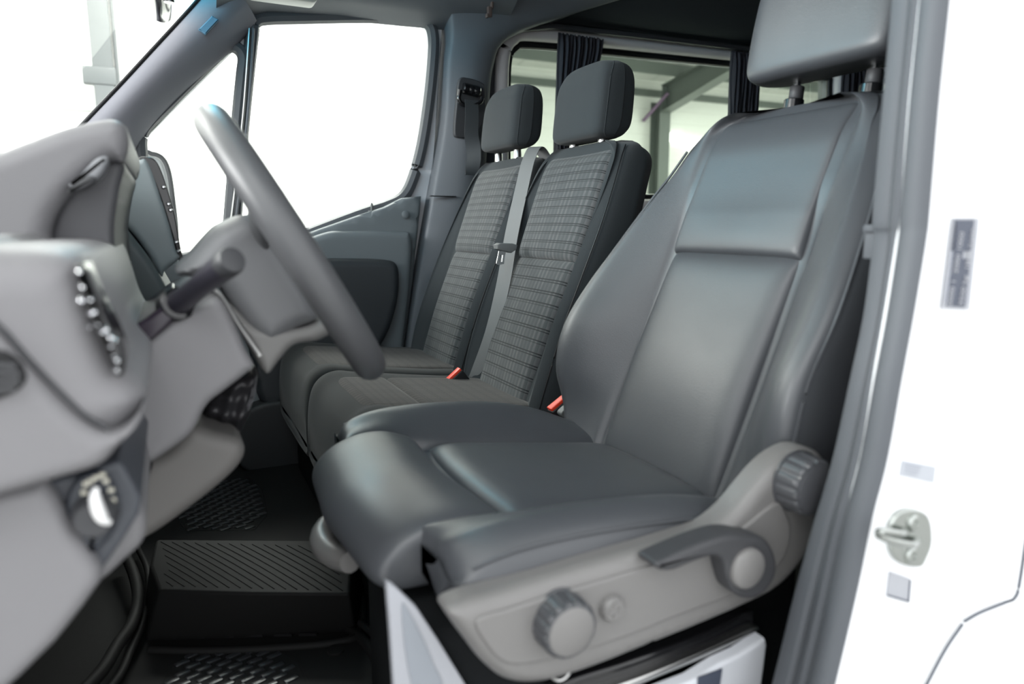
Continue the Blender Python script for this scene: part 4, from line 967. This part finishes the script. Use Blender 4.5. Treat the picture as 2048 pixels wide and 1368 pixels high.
# leather gaiter
gt = empty('gear_lever_gaiter', (.06, 1.1, .42), 'crumpled black stitched leather gaiter hanging under the dashboard', 'gaiter')
gp = [(400, 842), (418, 812), (440, 785), (470, 762), (505, 738), (518, 748), (515, 790), (505, 820), (498, 850), (480, 876), (450, 868), (420, 858)]
gm = MB(); gm.dome(loop(GX(gp, .85), 90), .85, .99, .018, False)
gcx = sum(v[0] for v in gm.v)/len(gm.v)
gm.v = [(x, y-(.006*math.sin(170*(z+.55*x)+3*math.sin(40*x))+.003*math.sin(330*(x-.4*z)) if y < .9 else 0), z) for x, y, z in gm.v]
gm.obj('leather_bag', mat('soft black leather', (.022, .021, .024), .38, bump=('v', 500, .2)), gt, angle=70)
for off in (0, 5):
    m = MB(); m.tube(cr([tuple(G(a-off, b_, y=.852)) for a, b_ in ((512, 752), (509, 785), (500, 812), (488, 832))], 20), .0009, 5); m.obj('stitching', mat('grey thread', (.12, .12, .13), .7), gt)
m = MB(); m.tube(cr([tuple(G(a, b_, y=.848)) for a, b_ in ((478, 832), (474, 850), (476, 870))], 12), .001, 5); m.obj('stitching', RUBBER, gt)

# ================================================================ steering column and wheel
WC = Vector((.132, .845, .672)); TH, PS, WR = math.radians(30), math.radians(6), .157
wa = Vector((-math.sin(TH), 0, math.cos(TH))); wb = Vector((math.sin(PS)*math.cos(TH), math.cos(PS), math.sin(PS)*math.sin(TH))); wn_ = wa.cross(wb).normalized()
if wn_.x < 0: wn_ = -wn_
wheel = empty('steering_wheel', WC, 'thick rimmed grey steering wheel seen from its side', 'steering wheel')
m = MB(); n = 96; pts = [WC+wa*(WR*math.sin(a))+wb*(WR*math.cos(a)) for a in [2*math.pi*i/n for i in range(n)]]; secs = []
for i, p in enumerate(pts):
    rad = (p-WC).normalized(); secs.append([p+rad*(.0205*math.cos(q))+wn_*(.019*math.sin(q)) for q in [2*math.pi*k/20 for k in range(20)]])
secs.append(secs[0]); m.loft(secs, caps=False); m.obj('rim', mat('grey leather wheel rim', (.075, .077, .082), .42, bump=('v', 800, .1)), wheel)
WH = mat('dark wheel hub plastic', (.06, .062, .066), .45)
hubc = WC-wn_*.030
def hring(f, d): return [hubc+wn_*d+wa*(.055*f*math.sin(a))+wb*(.055*f*math.cos(a)) for a in [2*math.pi*i/40 for i in range(40)]]
m = MB(); m.loft([hring(.7, -.045), hring(.95, -.035), hring(1, -.01), hring(.97, .012), hring(.8, .024), hring(.4, .030)]); m.obj('hub', WH, wheel)
for ang in (30, 150, 270):
    a = math.radians(ang); dr = wa*math.sin(a)+wb*math.cos(a); tn = wa*math.cos(a)-wb*math.sin(a); rws = []
    for t in [i/8 for i in range(9)]:
        c_ = hubc+dr*(.055+(WR-.055)*t)+wn_*(.030*t); w2 = .022-.008*math.sin(t*3.14)
        rws.append([c_+tn*(w2*math.cos(q))+wn_*(.007*math.sin(q)) for q in [2*math.pi*k/14 for k in range(14)]])
    m = MB(); m.loft(rws); m.obj('spoke', WH, wheel)
colm = empty('steering_column', (.05, .84, .62), 'grey steering column shroud with stalk behind the steering wheel', 'steering column')
YK = .775
upper = GX([(352, 548), (385, 512), (430, 462), (455, 445), (500, 428), (535, 445), (560, 480), (590, 530), (625, 590), (640, 640), (600, 660), (545, 690), (505, 665), (470, 620), (440, 575), (400, 560)], YK)
m = MB(); m.slab(loop(upper, 100), YK, .925, .022, 7, both=True); m.obj('column_shroud', mat('grey shroud plastic', (.13, .133, .14), .45), colm)
low = GX([(440, 590), (475, 620), (520, 655), (600, 655), (650, 640), (680, 655), (640, 680), (590, 690), (560, 720), (535, 748), (512, 715), (480, 660), (450, 620)], YK+.01)
m = MB(); m.slab(loop(low, 80), YK+.005, .92, .010, 5, both=True); m.obj('shroud_lower', mat('grey lower shroud plastic', (.16, .158, .155), .5), colm)
m = MB(); m.tube(cr([tuple(G(a, b_, y=YK-.004)) for a, b_ in ((405, 565), (440, 590), (470, 640), (497, 680), (520, 712))], 24), .0025, 8); m.obj('shroud_seam', STEEL, colm)
s0, s1 = G(355, 608, y=.745), G(452, 530, y=.66)
m = MB(); m.tube([s0, s0.lerp(s1, .2), s0.lerp(s1, .5), s0.lerp(s1, .8), s1], [.012, .011, .0105, .0115, .012], 20); st_ = m.obj('stalk', mat('violet black stalk plastic', (.028, .026, .036), .35), colm)
d_ = (s1-s0).normalized(); m = MB(); m.cyl(s1-d_*.002, s1+d_*.014, .0125, 30, [(0, .9), (.1, 1), (.7, 1), (.95, .9), (1, .7)]); m.obj('stalk_tip', DASH2, st_)
m = MB(); m.cyl(s0-d_*.012, s0+d_*.004, .0165, 30); m.obj('stalk_collar', GLOSSB, st_)
m = MB(); m.tube(cr([tuple(G(a, b_, y=.86)) for a, b_ in ((505, 690), (520, 700), (528, 690), (522, 712))], 10), .004, 8); m.obj('column_bracket', STEELD, colm)

# ---------------------------------------------------------------- mirrors
em = empty('exterior_mirror', G(310, 420, y=2.36), 'passenger exterior mirror with dark rim outside the quarter window', 'mirror')
mo = GX([(288, 318), (306, 308), (326, 318), (338, 346), (346, 400), (352, 470), (340, 510), (300, 520), (285, 450)], 2.42)
m = MB(); m.slab(loop(mo, 60), 2.42, 2.56, .02, both=True); m.obj('mirror_housing', mat('pale mirror housing', (.55, .56, .57), .35), em)
m = MB(); m.tube([(a, 2.415, b_) for a, b_ in loop(mo, 60)], .007, 8, closed=True); m.obj('mirror_rim', DASH2, em)
m = MB(); m.tube([(em.location.x-.02, 2.24, .62), (em.location.x-.03, 2.34, .64), (em.location.x-.02, 2.45, .68)], .022, 12); m.obj('mirror_arm', DASH2, em)
im = empty('interior_mirror', G(322, -20, y=1.35), 'lower edge of interior mirror at the top of windscreen', 'mirror')
m = MB(); q = G(322, -18, y=1.35); m.box(q, (.03, .20, .055)); m.obj('mirror_body', GLOSSB, im, bevel=.012)
m = MB(); q = G(338, 0, y=1.30); m.cyl(q+Vector((0, 0, .006)), q-Vector((0, 0, .004)), .008, 16); m.obj('mirror_button', CHROME, im)
